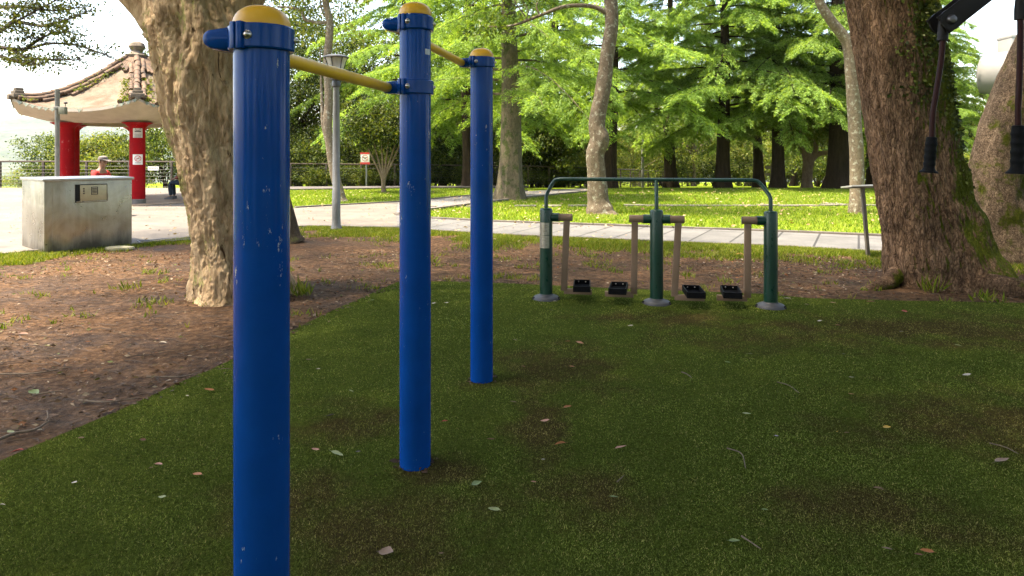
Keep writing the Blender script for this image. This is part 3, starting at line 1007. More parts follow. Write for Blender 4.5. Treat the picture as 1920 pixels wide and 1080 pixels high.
r2 = thing('leaning_tree', 'scaly mossy trunk leaning right at the right edge, behind the massive red-brown tree', 'tree', (PX(1885, 9.2), 9.2, 0))
pth, rr = trunk_pts([(1900, 505, .56), (1892, 480, .46), (1872, 410, .37), (1866, 350, .34), (1882, 265, .33), (1915, 175, .325), (1955, 80, .31), (2010, -40, .28), (2080, -200, .2)], 9.2)
V, F = bark_trunk('trunk', pth, rr, 150, 90, lambda a, z, d: .05 * fbm(a, z, 2.5, 1.5, 41) + .03 * fbm(a, z, 9, 6, 42) + math.exp(-max(0, z) / .12) * .12 * max(0, math.sin(a * 4)), None, None)
arr_obj('trunk', V, F, B_RIGHT2, r2, True)
canopy(r2, 14, (5.2, 2.6, 6.6), (4.6, 4.2, 1.5), 130, 280, 5.0)  # out-of-view leaf mass added to darken the lower right corner

# dark stump-like trunk seen right of the nearest post
dk = thing('dark_leaning_tree', 'dark leaning trunk whose foot shows just right of the nearest blue post', 'tree', (PX(535, 11.2), 11.2, 0))
pth, rr = trunk_pts([(543, 458, .25), (538, 440, .21), (527, 390, .185), (510, 330, .17), (480, 240, .15), (450, 120, .14), (430, 20, .12), (410, -100, .10)], 11.2)
V, F = bark_trunk('trunk', pth, rr, 80, 40, lambda a, z, d: .08 * fbm(a, z, 3, 2, 51), None, None)
arr_obj('trunk', V, F, bark_mat('dark_mossy_bark', (0.03, 0.022, 0.015), (0.07, 0.052, 0.035), (0.13, 0.10, 0.07), 16, 5, 1.0, moss=((0.10, 0.11, 0.03), .62, (0, -.2, .2))), dk, True)
canopy(dk, 19, (-6.4, 10.4, 7.6), (3.0, 2.2, 1.6), 45, 200, 5.0)

def mid_tree(name, label, Y, data, mat, seed, limbs=(), crown=None, extra=(), mat_leaf=None, foot=.15):
    t = thing(name, label, 'tree', (PX(data[0][0], Y), Y, gz(0, Y)))
    pth, rr = trunk_pts(data, Y)
    parts = [bark_trunk('trunk', pth, rr, 110, 36, lambda a, z, d: .06 * fbm(a, z, 2.2, 1.6, seed) + .03 * fbm(a, z, 8, 6, seed + 3) + math.exp(-max(0, z) / .15) * foot * max(0, math.sin(a * 4 + seed)), None, None)]
    for lb in limbs:
        pth, rr = trunk_pts(lb, Y)
        parts.append(bark_trunk('trunk', pth, rr, 40, 12, lambda a, z, d: .05 * fbm(a, z, 3, 3, seed + 7), None, None))
    V, F = join_arr(parts)
    arr_obj('trunk', V, F, mat, t, True)
    rng = np.random.default_rng(seed)
    cs, sg = [], []
    if crown:
        c, r, k = crown
        c = P(c[0], c[1], Y)
        while len(cs) < k:
            p = rng.uniform(-1, 1, 3)
            if np.linalg.norm(p) > 1: continue
            cs.append((c.x + p[0] * r[0], c.y + p[1] * r[1], c.z + p[2] * r[2])); sg.append(rng.uniform(.25, .55))
    for (px, py, dy, s) in extra:
        q = P(px, py, Y + dy); cs.append(tuple(q)); sg.append(s)
    V = leaf_clumps(rng, cs, sg, 130, .09, .17)
    arr_obj('crown', V, quads(len(V) // 4), mat_leaf or NEARLEAF, t)
    return t

mid_tree('crooked_tree', 'crooked brown trunk on the lawn behind the left half of the green walker', 16.7,
         [(1126, 408, .46), (1124, 394, .33), (1121, 370, .25), (1118, 320, .225), (1116, 290, .22), (1124, 262, .235), (1119, 230, .20), (1131, 165, .19), (1139, 100, .17), (1147, 40, .165), (1143, -40, .15), (1150, -130, .12)],
         B_GREY, 61,
         limbs=[[(1140, 25, .07), (1110, 12, .055), (1060, 12, .05), (1010, 30, .04), (960, 48, .03), (915, 50, .015)], [(1012, 28, .022), (1006, 10, .02), (1018, -10, .012)], [(985, 40, .02), (990, 20, .015), (975, -5, .01)], [(990, 38, .018), (970, 10, .015), (960, -10, .01)]],
         crown=((1150, -210), (2.6, 2.4, 1.2), 50), extra=[(1010, -10, .2, .3), (930, 40, 0, .25), (960, 10, .3, .35), (900, 60, .2, .25), (975, -25, 0, .4)])
mid_tree('forked_tree', 'pale lichen-spotted trunk forking high up, just left of the massive mossy tree', 16.7,
         [(1607, 406, .26), (1607, 396, .19), (1607, 350, .165), (1606, 290, .16), (1602, 220, .155), (1598, 150, .15), (1592, 90, .15), (1580, 66, .13), (1558, 38, .115), (1538, 5, .105), (1528, -40, .10), (1535, -120, .08)],
         B_LICHEN, 67, limbs=[[(1591, 92, .11), (1598, 70, .085), (1612, 45, .08), (1640, 0, .07), (1660, -80, .05)]],
         crown=((1570, -190), (2.3, 2.2, 1.1), 42))
mid_tree('slender_tree', 'slender curving trunk rising behind the grey lamp post', 20.8,
         [(641, 382, .20), (638, 370, .16), (632, 345, .145), (622, 300, .13), (617, 262, .125), (614, 235, .14), (616, 180, .12), (613, 120, .115), (617, 75, .12), (618, 40, .105), (610, 0, .10), (606, -60, .08)],
         B_LICHEN, 71, limbs=[[(614, 42, .055), (592, 42, .05), (572, 36, .05), (566, 22, .045), (550, 15, .04), (520, 13, .03)], [(612, 262, .07), (606, 230, .07), (604, 200, .05), (600, 90, .02)], [(568, 26, .025), (572, 10, .02), (560, -20, .01)], [(616, 36, .04), (604, 20, .03), (598, -20, .02)]],
         crown=((600, -60), (2.4, 1.8, .8), 40), extra=[(575, 12, 0, .2), (590, 60, .4, .3), (552, 40, .2, .25), (640, 20, .5, .35), (660, 60, .6, .4)], mat_leaf=LIGHTLEAF)
mid_tree('branching_tree', 'light brown low-branching tree between two dark trunks behind the lawn', 31.0,
         [(1513, 352, .26), (1513, 338, .23), (1514, 318, .22), (1516, 300, .24), (1506, 280, .14), (1502, 262, .12), (1503, 240, .09)],
         bark_mat('pink_brown_bark', (0.10, 0.065, 0.045), (0.21, 0.14, 0.10), (0.30, 0.22, 0.16), 10, 5, .7), 77,
         limbs=[[(1517, 302, .17), (1532, 290, .13), (1550, 286, .09), (1570, 278, .06)], [(1520, 300, .15), (1530, 280, .11), (1525, 262, .07)]],
         crown=((1515, 245), (2.2, 1.6, .7), 46), mat_leaf=LIGHTLEAF)

# small many-stemmed tree
ms = thing('multi_stem_tree', 'small many-stemmed tree with dark crown between the lamp post and second blue post', 'tree', (PX(719, 25.4), 25.4, 0))
mb = MB()
for dx, dz, r in ((-36, 262, .035), (-18, 268, .035), (-4, 262, .04), (10, 260, .035), (24, 265, .035), (36, 258, .03)):
    mb.tube(spline([P(719, 364, 25.4), P(719 + dx * .05, 335, 25.4), P(719 + dx * .45, 305, 25.4), P(719 + dx, dz, 25.4)], 9), [.10, .085, .07, .055, .045, .04, .035, .03, .02], 7)
mb.build('trunk', bark_mat('smooth_pale_bark', (0.10, 0.07, 0.045), (0.19, 0.135, 0.09), (0.27, 0.2, 0.14), 8, 6, .5), ms)
rng = np.random.default_rng(5)
cs = [tuple(P(rng.uniform(650, 775), rng.uniform(195, 262) if i % 3 else rng.uniform(225, 258), 25.4 + rng.normal(0, .7))) for i in range(60)]
V = leaf_clumps(rng, cs, rng.uniform(.18, .36, 60), 150, .08, .15)
arr_obj('crown', V, quads(len(V) // 4), DARKLEAF, ms)

# overhanging sprays of the tree left of the view
ov = thing('overhanging_tree', 'thin twigs and small leaves hanging in from the upper left edge against the sky', 'tree', (-11.2, 10.5, 0))
rng = np.random.default_rng(31); rnd = random.Random(31)
mb = MB(); Yo = 10.2
mb.tube([Vector((-11.2, 10.5, 0)), Vector((-11.0, 10.5, 1.6)), Vector((-10.6, 10.4, 3.2)), Vector((-10.3, 10.3, 5.2))], [.22, .17, .14, .08], 10)
limbs = [[(-140, 60), (-40, 78), (30, 40), (90, 8), (150, -20)], [(-120, 100), (0, 88), (50, 108), (110, 112), (150, 112)], [(-100, 50), (0, 55), (30, 30), (60, -10)],
         [(-60, 84), (40, 92), (90, 82), (140, 84), (190, 100), (212, 110)], [(30, 40), (80, 48), (120, 38), (170, 20)], [(40, 98), (70, 76), (100, 62), (135, 60)], [(0, 106), (40, 118), (70, 122)], [(-20, 15), (40, 12), (100, 20), (165, 12)]]
cs, sg = [], []
for lb in limbs:
    pp = spline([P(a, b, Yo + rnd.uniform(-.5, .5)) for a, b in lb], 24)
    mb.tube(pp, [.032 * (1 - .85 * i / 23) for i in range(24)], 5)
    for i, p in enumerate(pp):
        if i < 5: continue
        for q in range(3):
            c = p + Vector((rnd.gauss(0, .11), rnd.gauss(0, .22), rnd.gauss(0.02, .055)))
            mb.tube([p, p.lerp(c, .6) + Vector((0, 0, .02)), c], [.006, .004, .002], 3, cap=False)
            if noise.noise(Vector((c.x * 2.2, 0, c.z * 4))) > -.25:
                cs.append(tuple(c)); sg.append(rnd.uniform(.05, .12))
mb.build('trunk', plain('twig_bark', (0.06, 0.045, 0.035), .9, 0, .3, 10), ov)
V = leaf_clumps(rng, cs, sg, 15, .035, .07, .5)
arr_obj('crown', V, quads(len(V) // 4), SPRIGLEAF, ov)

# ------------------------------------------------------------------ trees behind the lawn and beyond the fence
def proto_tree(name, label, builder, leafm, barkm, loc, rz=0, group=None, sc=(1, 1, 1)):
    tr, V = builder
    t = thing(name, label, 'tree', (0, 0, 0), group)
    tr.build('trunk', barkm, t)
    arr_obj('crown', V, quads(len(V) // 4), leafm, t)
    t.location = loc; t.rotation_euler = (0, 0, rz); t.scale = sc
    return t
def at(px, Y):
    x = PX(px, Y)
    return (x, Y, gz(x, Y) - .03)

GF = 'feathery conifers around the lawn'
f1 = proto_tree('feathery_tree', 'straight grey trunk of a feathery tree just right of the third blue post', feathery_tree(101, 13, 3.1, 4.2, 56, .36, .8), NEEDLE, B_MOSSY, at(956, 21.6), .4, GF)
fA = proto_tree('feathery_tree', 'dark trunk half hidden behind the third blue post, feathery crown above', feathery_tree(102, 14, 3.3, 4.6, 62, .25), NEEDLE, B_DARK, at(876, 30), 0, GF)
fB = proto_tree('feathery_tree', 'feathery tree with dark straight trunk left of the light brown branching tree, fanning bright sprays', feathery_tree(103, 15, 3.4, 5.8, 74, .29), NEEDLE, B_DARK, at(1357, 30), 1.0, GF)
fC = proto_tree('feathery_tree', 'feathery tree with the widest dark fluted trunk, right of the light brown branching tree', feathery_tree(104, 14, 3.2, 4.8, 62, .42), NEEDLE, B_DARK, at(1570, 29), 2.2, GF)
for src, px, Y, rz, s, lab in [
    (fA, 1147, 29, 2.1, 1.05, 'feathery tree whose dark trunk stands close behind the crooked brown trunk'),
    (fB, 1457, 30.5, 3.9, .92, 'feathery tree with narrow dark trunk beside the wooden signpost'),
    (fA, 1632, 34, 4.4, .9, 'feathery tree with dim reddish trunk between the forked tree and massive mossy tree'),
    (fB, 1255, 39, 5.2, 1.1, 'feathery tree far behind the middle of the green walker'),
    (fC, 1752, 36, .7, .75, 'feathery tree showing between the two big mossy trunks at right'),
    (fA, 1752, 26, 1.3, .58, 'feathery tree spreading left of the white drum, behind the massive trunk'),
    (fB, 760, 36, 2.6, 1.0, 'feathery tree rising behind the second blue post'),
    (fC, 1040, 40, 3.3, 1.05, 'feathery tree behind the gap between third post and crooked trunk'),
    (fA, 1420, 42, 5.9, 1.15, 'feathery tree behind the pair of dark trunks left of the branching tree'),
    (fC, 1680, 40, 4.9, 1.1, 'feathery tree hidden behind the massive red-brown trunk'),
]:
    dup(src, at(px, Y), rz, (s, s, s), lab, GF)

GB = 'broadleaf trees beyond the park fence'
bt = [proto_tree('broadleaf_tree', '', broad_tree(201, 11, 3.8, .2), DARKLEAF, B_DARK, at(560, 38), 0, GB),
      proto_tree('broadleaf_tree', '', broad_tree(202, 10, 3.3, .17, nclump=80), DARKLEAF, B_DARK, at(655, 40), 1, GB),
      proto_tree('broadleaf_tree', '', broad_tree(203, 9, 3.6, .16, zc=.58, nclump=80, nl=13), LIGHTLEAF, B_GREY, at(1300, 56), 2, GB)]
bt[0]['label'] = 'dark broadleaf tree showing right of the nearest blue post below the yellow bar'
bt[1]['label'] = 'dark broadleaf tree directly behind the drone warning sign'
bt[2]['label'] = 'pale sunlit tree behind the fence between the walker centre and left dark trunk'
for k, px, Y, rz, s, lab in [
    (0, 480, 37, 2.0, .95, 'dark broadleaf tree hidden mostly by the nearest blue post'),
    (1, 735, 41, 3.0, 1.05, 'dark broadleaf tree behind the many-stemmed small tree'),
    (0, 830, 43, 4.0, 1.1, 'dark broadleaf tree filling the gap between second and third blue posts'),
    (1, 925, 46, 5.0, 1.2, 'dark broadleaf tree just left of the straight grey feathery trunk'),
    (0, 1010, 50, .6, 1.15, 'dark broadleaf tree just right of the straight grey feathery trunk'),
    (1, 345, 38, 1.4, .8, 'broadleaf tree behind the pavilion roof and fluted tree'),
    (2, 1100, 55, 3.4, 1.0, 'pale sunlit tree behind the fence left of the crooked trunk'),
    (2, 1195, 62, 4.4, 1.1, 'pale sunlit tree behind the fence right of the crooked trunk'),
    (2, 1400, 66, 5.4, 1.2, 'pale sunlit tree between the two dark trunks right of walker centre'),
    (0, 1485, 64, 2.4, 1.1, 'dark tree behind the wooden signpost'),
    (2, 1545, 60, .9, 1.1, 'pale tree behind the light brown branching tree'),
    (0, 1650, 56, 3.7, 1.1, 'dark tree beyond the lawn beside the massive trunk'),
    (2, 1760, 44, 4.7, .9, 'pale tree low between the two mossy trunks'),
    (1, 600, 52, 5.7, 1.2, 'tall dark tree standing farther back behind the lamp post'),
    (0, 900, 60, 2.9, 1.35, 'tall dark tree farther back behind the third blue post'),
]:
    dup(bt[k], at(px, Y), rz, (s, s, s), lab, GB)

GS = 'shrubs along the fence'
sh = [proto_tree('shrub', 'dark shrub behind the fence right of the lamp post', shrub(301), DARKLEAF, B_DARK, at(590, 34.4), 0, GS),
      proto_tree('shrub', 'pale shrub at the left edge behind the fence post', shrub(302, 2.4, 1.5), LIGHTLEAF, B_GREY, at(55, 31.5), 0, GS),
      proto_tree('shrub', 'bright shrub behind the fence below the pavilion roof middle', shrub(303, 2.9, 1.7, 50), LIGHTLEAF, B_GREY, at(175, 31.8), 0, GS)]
for o in sh: o['category'] = 'shrub'
sh[1].scale = (.8, .8, .42)
for k, px, Y, rz, s, sz, lab in [
    (0, 100, 32.0, 1.0, .95, 1.1, 'tall pale shrub behind the grey pole left of the red columns'),
    (0, 140, 33.5, 2.0, 1.1, .95, 'shrub between the two left red columns'),
    (0, 215, 32.6, 3.0, 1.0, 1.05, 'dark green shrub behind the capped person'),
    (2, 250, 32.2, 4.0, .9, .9, 'bright shrub behind the red column with notices'),
    (0, 312, 32.0, 5.0, 1.1, 1.2, 'dark glossy shrub behind the small white fence sign'),
    (1, 395, 33, .5, 1.1, 1.3, 'shrub behind the fluted trunk'),
    (0, 528, 34.5, 1.5, 1.1, 1.1, 'dark shrub beside the nearest blue post'),
    (0, 660, 35.0, 2.5, 1.1, 1.0, 'dark shrub under the drone warning sign'),
    (1, 725, 35.6, 3.5, 1.0, .9, 'pale shrub behind the many-stemmed tree'),
    (0, 800, 36.5, 4.5, 1.2, 1.1, 'dark shrub between second and third blue posts'),
    (0, 860, 37.2, 5.5, 1.2, 1.0, 'dark shrub beside the dark trunk by the third post'),
    (1, 930, 38.5, .3, 1.2, 1.0, 'shrub behind the fence left of the grey feathery trunk'),
    (0, 1010, 40.5, 1.3, 1.3, 1.1, 'dark shrub behind the end of the tarred path'),
    (2, 1075, 43, 2.3, 1.3, 1.0, 'sunlit shrub behind the fence left of crooked trunk'),
    (2, 1190, 52, 3.3, 1.6, 1.0, 'sunlit shrub behind the fence at the walker centre'),
    (0, 1240, 56, 4.3, 1.5, 1.1, 'round dark shrub behind the fence right of the walker centre'),
    (1, 1300, 66, 5.3, 2.0, 1.3, 'pale shrub behind the fence left of the first dark trunk'),
    (0, 1400, 70, .7, 2.0, 1.3, 'dark shrub between the two dark trunks'),
    (1, 1490, 68, 1.7, 2.0, 1.2, 'pale shrub near the wooden signpost'),
    (0, 1535, 50, 2.7, 1.6, 1.1, 'dark shrub behind the light brown branching tree'),
    (0, 1600, 48, 3.7, 1.5, 1.1, 'dark shrub behind the forked pale trunk'),
    (1, 1660, 46, 4.7, 1.4, 1.1, 'shrub beside the left edge of massive trunk'),
    (2, 1812, 20, 5.7, .75, .75, 'bright leafy shrub between the two mossy trunks'),
    (0, 1790, 33, .9, 1.3, 1.3, 'dark shrub deep between the two mossy trunks'),
]:
    dup(sh[k], at(px, Y), rz, (s, s, s * sz), lab, GS)
under = ['dark', 'pale', 'sunlit']
for j, px in enumerate(range(1070, 1720, 38)):
    k = (2, 1, 0, 2, 1)[j % 5]
    dup(sh[k], at(px + random.uniform(-12, 12), random.uniform(54, 74)), j * 1.3, (2.1, 1.8, random.uniform(1.7, 2.4)), 'tangled undergrowth bush low beyond the fence at the back of the lawn', GS)
for j, px in enumerate(range(545, 1060, 42)):
    k = (0, 0, 1, 0, 2)[j % 5]
    dup(sh[k], at(px + random.uniform(-12, 12), random.uniform(38, 47)), j * 1.7, (1.6, 1.4, random.uniform(1.3, 1.9)), 'tangled shady bush beyond the fence between the blue posts and the lamp post', GS)
for j, px in enumerate(range(548, 1110, 30)):
    yy = float(np.interp(px, [545, 740, 990, 1100], [33.2, 34.8, 37.9, 42]))
    dup(sh[(0, 0, 1)[j % 3]], at(px, yy), j * 2.1, (.85, .55, random.uniform(.35, .55)), 'low leafy growth at the foot of the fence behind the blue posts', GS)
# unseen trees and shrubs added around the camera to darken foreground and reflections
for k, loc, rz, z_, lab in [(0, (-9.5, -5, 0), 1, 1.0, 'unseen broadleaf tree added behind the camera on the left'), (1, (1.5, -5.5, 0), 2, 1.0, 'unseen broadleaf tree added right behind the camera'), (0, (8, -6, 0), 3, 1.1, 'unseen broadleaf tree added behind the camera on the right'), (1, (12, 3, 0), 4, 1.1, 'unseen broadleaf tree added outside the view on the right'),
                        (0, (-3.5, -8, 0), 5, 1.1, 'unseen broadleaf tree added behind the camera, left of centre'), (1, (14.5, 9.5, 0), 0.4, 1.0, 'unseen broadleaf tree added outside the view beyond the leaning trunk')]:
    dup(bt[k], loc, rz, (1.25, 1.25, z_), lab, GB)
for k, loc, rz, lab in [(0, (-8, -4.5, 0), 0, 'unseen dark shrub added behind the camera at far left'), (0, (-4.5, -6, 0), 1, 'unseen dark shrub added behind the camera at left'), (0, (0, -6.5, 0), 2, 'unseen dark shrub added right behind the camera'), (0, (4, -6, 0), 3, 'unseen dark shrub added behind the camera at right'), (0, (8, -3, 0), 4, 'unseen dark shrub added behind the camera at far right'), (0, (10, 1, 0), 5, 'unseen dark shrub added outside the view on the right')]:
    dup(sh[k], loc, rz, (1.6, 1.3, 1.1), lab, GS)

# ------------------------------------------------------------------ object materials
def painted(name, col, chip=(0.35, 0.36, 0.36), chips=0.66, rough=0.3, coat=0.5, zs=0.35, lowdirt=True):
    m, nt, bs = ntree(name)
    v = mapping(nt, (1, 1, zs))
    n = noise_n(nt, v, 34, 6, 0.75)
    big = noise_n(nt, mapping(nt), 3.0, 3, 0.5)
    s = nt.nodes.new('ShaderNodeMath'); s.operation = 'MULTIPLY_ADD'
    nt.links.new(big, s.inputs[0]); s.inputs[1].default_value = 0.35; nt.links.new(n, s.inputs[2])
    mk = ramp(nt, s.outputs[0], [(chips + .24, (0, 0, 0)), (chips + .26, (1, 1, 1))])
    c = ramp(nt, noise_n(nt, mapping(nt), 5, 5), [(0.3, [x * .88 for x in col]), (0.7, [x * 1.1 for x in col])])
    nt.links.new(mixc(nt, mk, c, chip), bs.inputs['Base Color'])
    rr = ramp(nt, noise_n(nt, v, 18, 5, .7), [(.3, (rough * .75,) * 3), (.7, (min(1, rough * 1.5),) * 3)])
    nt.links.new(rr, bs.inputs['Roughness'])
    bs.inputs['Coat Weight'].default_value = 0
    bs.inputs['Specular IOR Level'].default_value = coat
    bump(nt, bs, noise_n(nt, mapping(nt), 70, 3), 0.04, 0.005)
    return m
BLUE = painted('blue_gloss_paint', (0.0, 0.050, 0.235), chips=.60, coat=.12, rough=.13)
BLUEC = painted('blue_cast_paint', (0.0, 0.046, 0.21), chips=.75, coat=.14, rough=.14)
YEL = painted('yellow_gloss_paint', (0.72, 0.36, 0.022), (0.62, 0.56, 0.45), .62, .32, .4, 1.0)
YELB = painted('yellow_bar_paint', (0.80, 0.44, 0.02), (0.3, 0.25, 0.15), .66, .35, .3, 1.0)
STEEL = plain('bolt_steel', (0.55, 0.5, 0.45), .28, 1.0, .15, 20)
GREEN = painted('dark_green_paint', (0.003, 0.034, 0.022), (0.18, 0.22, 0.2), .64, .3, .5)
TAUPE = painted('taupe_paint', (0.20, 0.132, 0.09), (0.1, 0.08, 0.07), .70, .45, .1)
RUBBER = plain('black_rubber', (0.004, 0.004, 0.0045), .65, 0, .25, 20, bmp=.2, spec=.12)
GREYCAP = plain('grey_plastic_cover', (0.045, 0.045, 0.05), .55, 0, .2, 12, bmp=.1)
HOLESHADE = plain('recess_shade_paint', (0.004, 0.004, 0.004), .9, 0, .1, 10)  # black stands in for the shade inside holes and recesses
WHITEP = plain('white_sign_sheet', (0.72, 0.69, 0.64), .5, 0, .06, 8)
REDP = plain('red_sign_ink', (0.55, 0.035, 0.03), .5, 0, .06, 8)
INK = plain('dark_sign_ink', (0.05, 0.04, 0.04), .6, 0, .1, 8)

# ------------------------------------------------------------------ pull-up bars
RP = 0.072
POSTS = [Vector((-0.672, 1.834, 0)), Vector((-0.4475, 3.156, 0)), Vector((-0.193, 4.337, 0))]
HT = [(1.790, 1.847), (2.096, 2.15), (2.068, 2.122)]
pu = thing('pull_up_bars', 'blue pull-up frame of three dome-capped posts joined by two yellow bars', 'exercise bars', tuple(POSTS[1]))
for p, (hb, ht) in zip(POSTS, HT):
    mb = MB()
    zz = [-.02, .0, .3, .6, .9, 1.2, 1.5, hb - .006]
    mb.lathe([(RP, z) for z in zz], 56, p)
    po = mb.build('post', BLUE, pu)
    mb = MB()
    hh = ht - hb
    mb.lathe([(RP + .0015, hb - .008), (RP + .003, hb - .003)] + [((RP + .003) * math.cos(a) ** .75, hb + hh * math.sin(a)) for a in [i / 12 * PI / 2 for i in range(12)]] + [(0.0005, ht)], 56, p)
    mb.build('dome_cap', YEL, pu)
    c = -p.normalized()
    mb = MB(); q = p + Matrix.Rotation(-.35, 3, 'Z') @ c * (RP + .001)
    mb.ball((q.x, q.y, hb - .013), .006, 10)
    mb.build('screw', STEEL, po)

def azdir(p, deg):                 # direction around a post, 0 = towards the viewer's side, positive = left of it
    c = -Vector((p.x, p.y, 0)).normalized()
    return Matrix.Rotation(-rad(deg), 3, 'Z') @ c

def clamp(p, zc, left, along):
    """two-part ring clamp whose left ear grips the end of a bar; along = direction in which the bar leaves"""
    h = .064
    mb = MB()
    pr = [(RP - .001, -h / 2), (RP + .010, -h / 2), (RP + .0135, -h / 2 + .004), (RP + .0135, h / 2 - .004), (RP + .010, h / 2), (RP - .001, h / 2)]
    mb.lathe([(r, z + zc) for r, z in pr], 56, p)
    r = mb.build('clamp', BLUEC, pu)
    # flanges where the halves meet
    for dg in (44, 44 + 170):
        mb = MB()
        for o_ in (-7, 7):
            d = azdir(p, dg + o_)
            q = p + d * (RP + .012)
            mb.box((q.x, q.y, zc), (.022, .0165, h + .006), math.atan2(d.y, d.x), .003)
        mb.build('flange', BLUEC, r)
    ax = p + left * .122 + Vector((0, 0, zc))
    pts = []
    for s, ra, dn in ((-.052, .012, 0), (-.046, .022, 0), (-.030, .0265, 0), (.0, .028, 0), (.030, .028, 0), (.034, .026, 0)):
        for k in range(14):
            a = 2 * PI * k / 14
            pts.append(ax - along * -s + left * (math.cos(a) * ra) + Vector((0, 0, math.sin(a) * ra)))
    for s in (-.040, .040):
        for z in (-.030, .030):
            pts.append(p + left * (RP * .86) + along * s + Vector((0, 0, zc + z)))
    mb = MB(); mb.hull(pts)
    mb.build('bar_socket', BLUEC, r, True, 40)
    for dg, ra in ((24, .0085), (-78, .007)):
        d = azdir(p, dg); q = p + d * (RP + .0135)
        mb = MB()
        M = d.to_track_quat('Z', 'Y').to_matrix()
        mb.lathe([(ra * 1.35, -.003), (ra * 1.35, .002), (ra * 1.1, .003), (ra, .006), (ra * .6, .0095), (.0003, .0105)], 16, (q.x, q.y, zc), M)
        mb.build('bolt', STEEL, r)
    return ax

def bar_dir(a, b):
    d = (b - a); d.z = 0
    return d.normalized()
d12, d23 = bar_dir(POSTS[0], POSTS[1]), bar_dir(POSTS[1], POSTS[2])
l12, l23 = Vector((-d12.y, d12.x, 0)), Vector((-d23.y, d23.x, 0))
a1 = clamp(POSTS[0], 1.757, l12, d12); b1 = clamp(POSTS[1], 1.757, l12, -d12)
a2 = clamp(POSTS[1], 2.050, l23, d23); b2 = clamp(POSTS[2], 2.030, l23, -d23)
for a, b in ((a1, b1), (a2, b2)):
    mb = MB(); d = (b - a).normalized()
    mb.tube([a + d * .02, a.lerp(b, .33), a.lerp(b, .66), b - d * .02], .0225, 24)
    mb.build('bar', YELB, pu)
# pale sticker low on the right side of the middle post
mb = MB()
c0 = math.atan2(-POSTS[1].y, -POSTS[1].x)
mb.lathe([(RP + .0006, 1.905), (RP + .0006, 1.93)], 8, POSTS[1], None, c0 + rad(38), c0 + rad(66))
mb.build('sticker', plain('pale_sticker', (0.42, 0.45, 0.5), .4, 0, .25, 60), pu)

# ------------------------------------------------------------------ air walker
WP = [Vector((0.339, 6.77, 0)), Vector((1.389, 6.56, 0)), Vector((2.425, 6.40, 0))]
wk = thing('air_walker', 'dark green twin air walker with taupe swinging arms and black foot trays', 'exercise machine', tuple(WP[1]))
wd = (WP[2] - WP[0]).normalized(); wn_ = Vector((-wd.y, wd.x, 0))
RW = .0625
for i, p in enumerate(WP):
    mb = MB()
    mb.lathe([(RW, -.01), (RW, .2), (RW, .5), (RW, .893), (RW - .003, .905), (RW - .010, .913), (.03, .918), (.0005, .919)], 40, p)
    po = mb.build('post', GREEN, wk)
    mb = MB()
    mb.lathe([(.137, .0), (.139, .012), (.134, .028), (.118, .043), (.090, .054), (.072, .058), (.066, .066), (RW, .068)], 40, p)
    cv = mb.build('base_cover', GREYCAP, wk)
    for dg in (72, -72, 180):
        d = azdir(p, dg); q = p + d * .127
        M = (d * .9 + Vector((0, 0, .45))).to_track_quat('Z', 'Y').to_matrix()
        mb = MB(); mb.lathe([(.0165, -.02), (.0165, .011), (.0135, .011), (.0135, .004), (.0003, .004)], 14, (q.x, q.y, .026), M)
        mb.build('bolt_hole', HOLESHADE, cv)
zc = .826
def horiz_tube(name, mat, a, b, r, parent, n=24):
    mb = MB(); mb.tube([a, b], r, n)
    return mb.build(name, mat, parent)
arms = [(0, 1, .055, -.035), (1, -1, .02, .01), (1, 1, -.03, -.04), (2, -1, .0, .005)]
TOFF = (.18, .148, .178, .148)
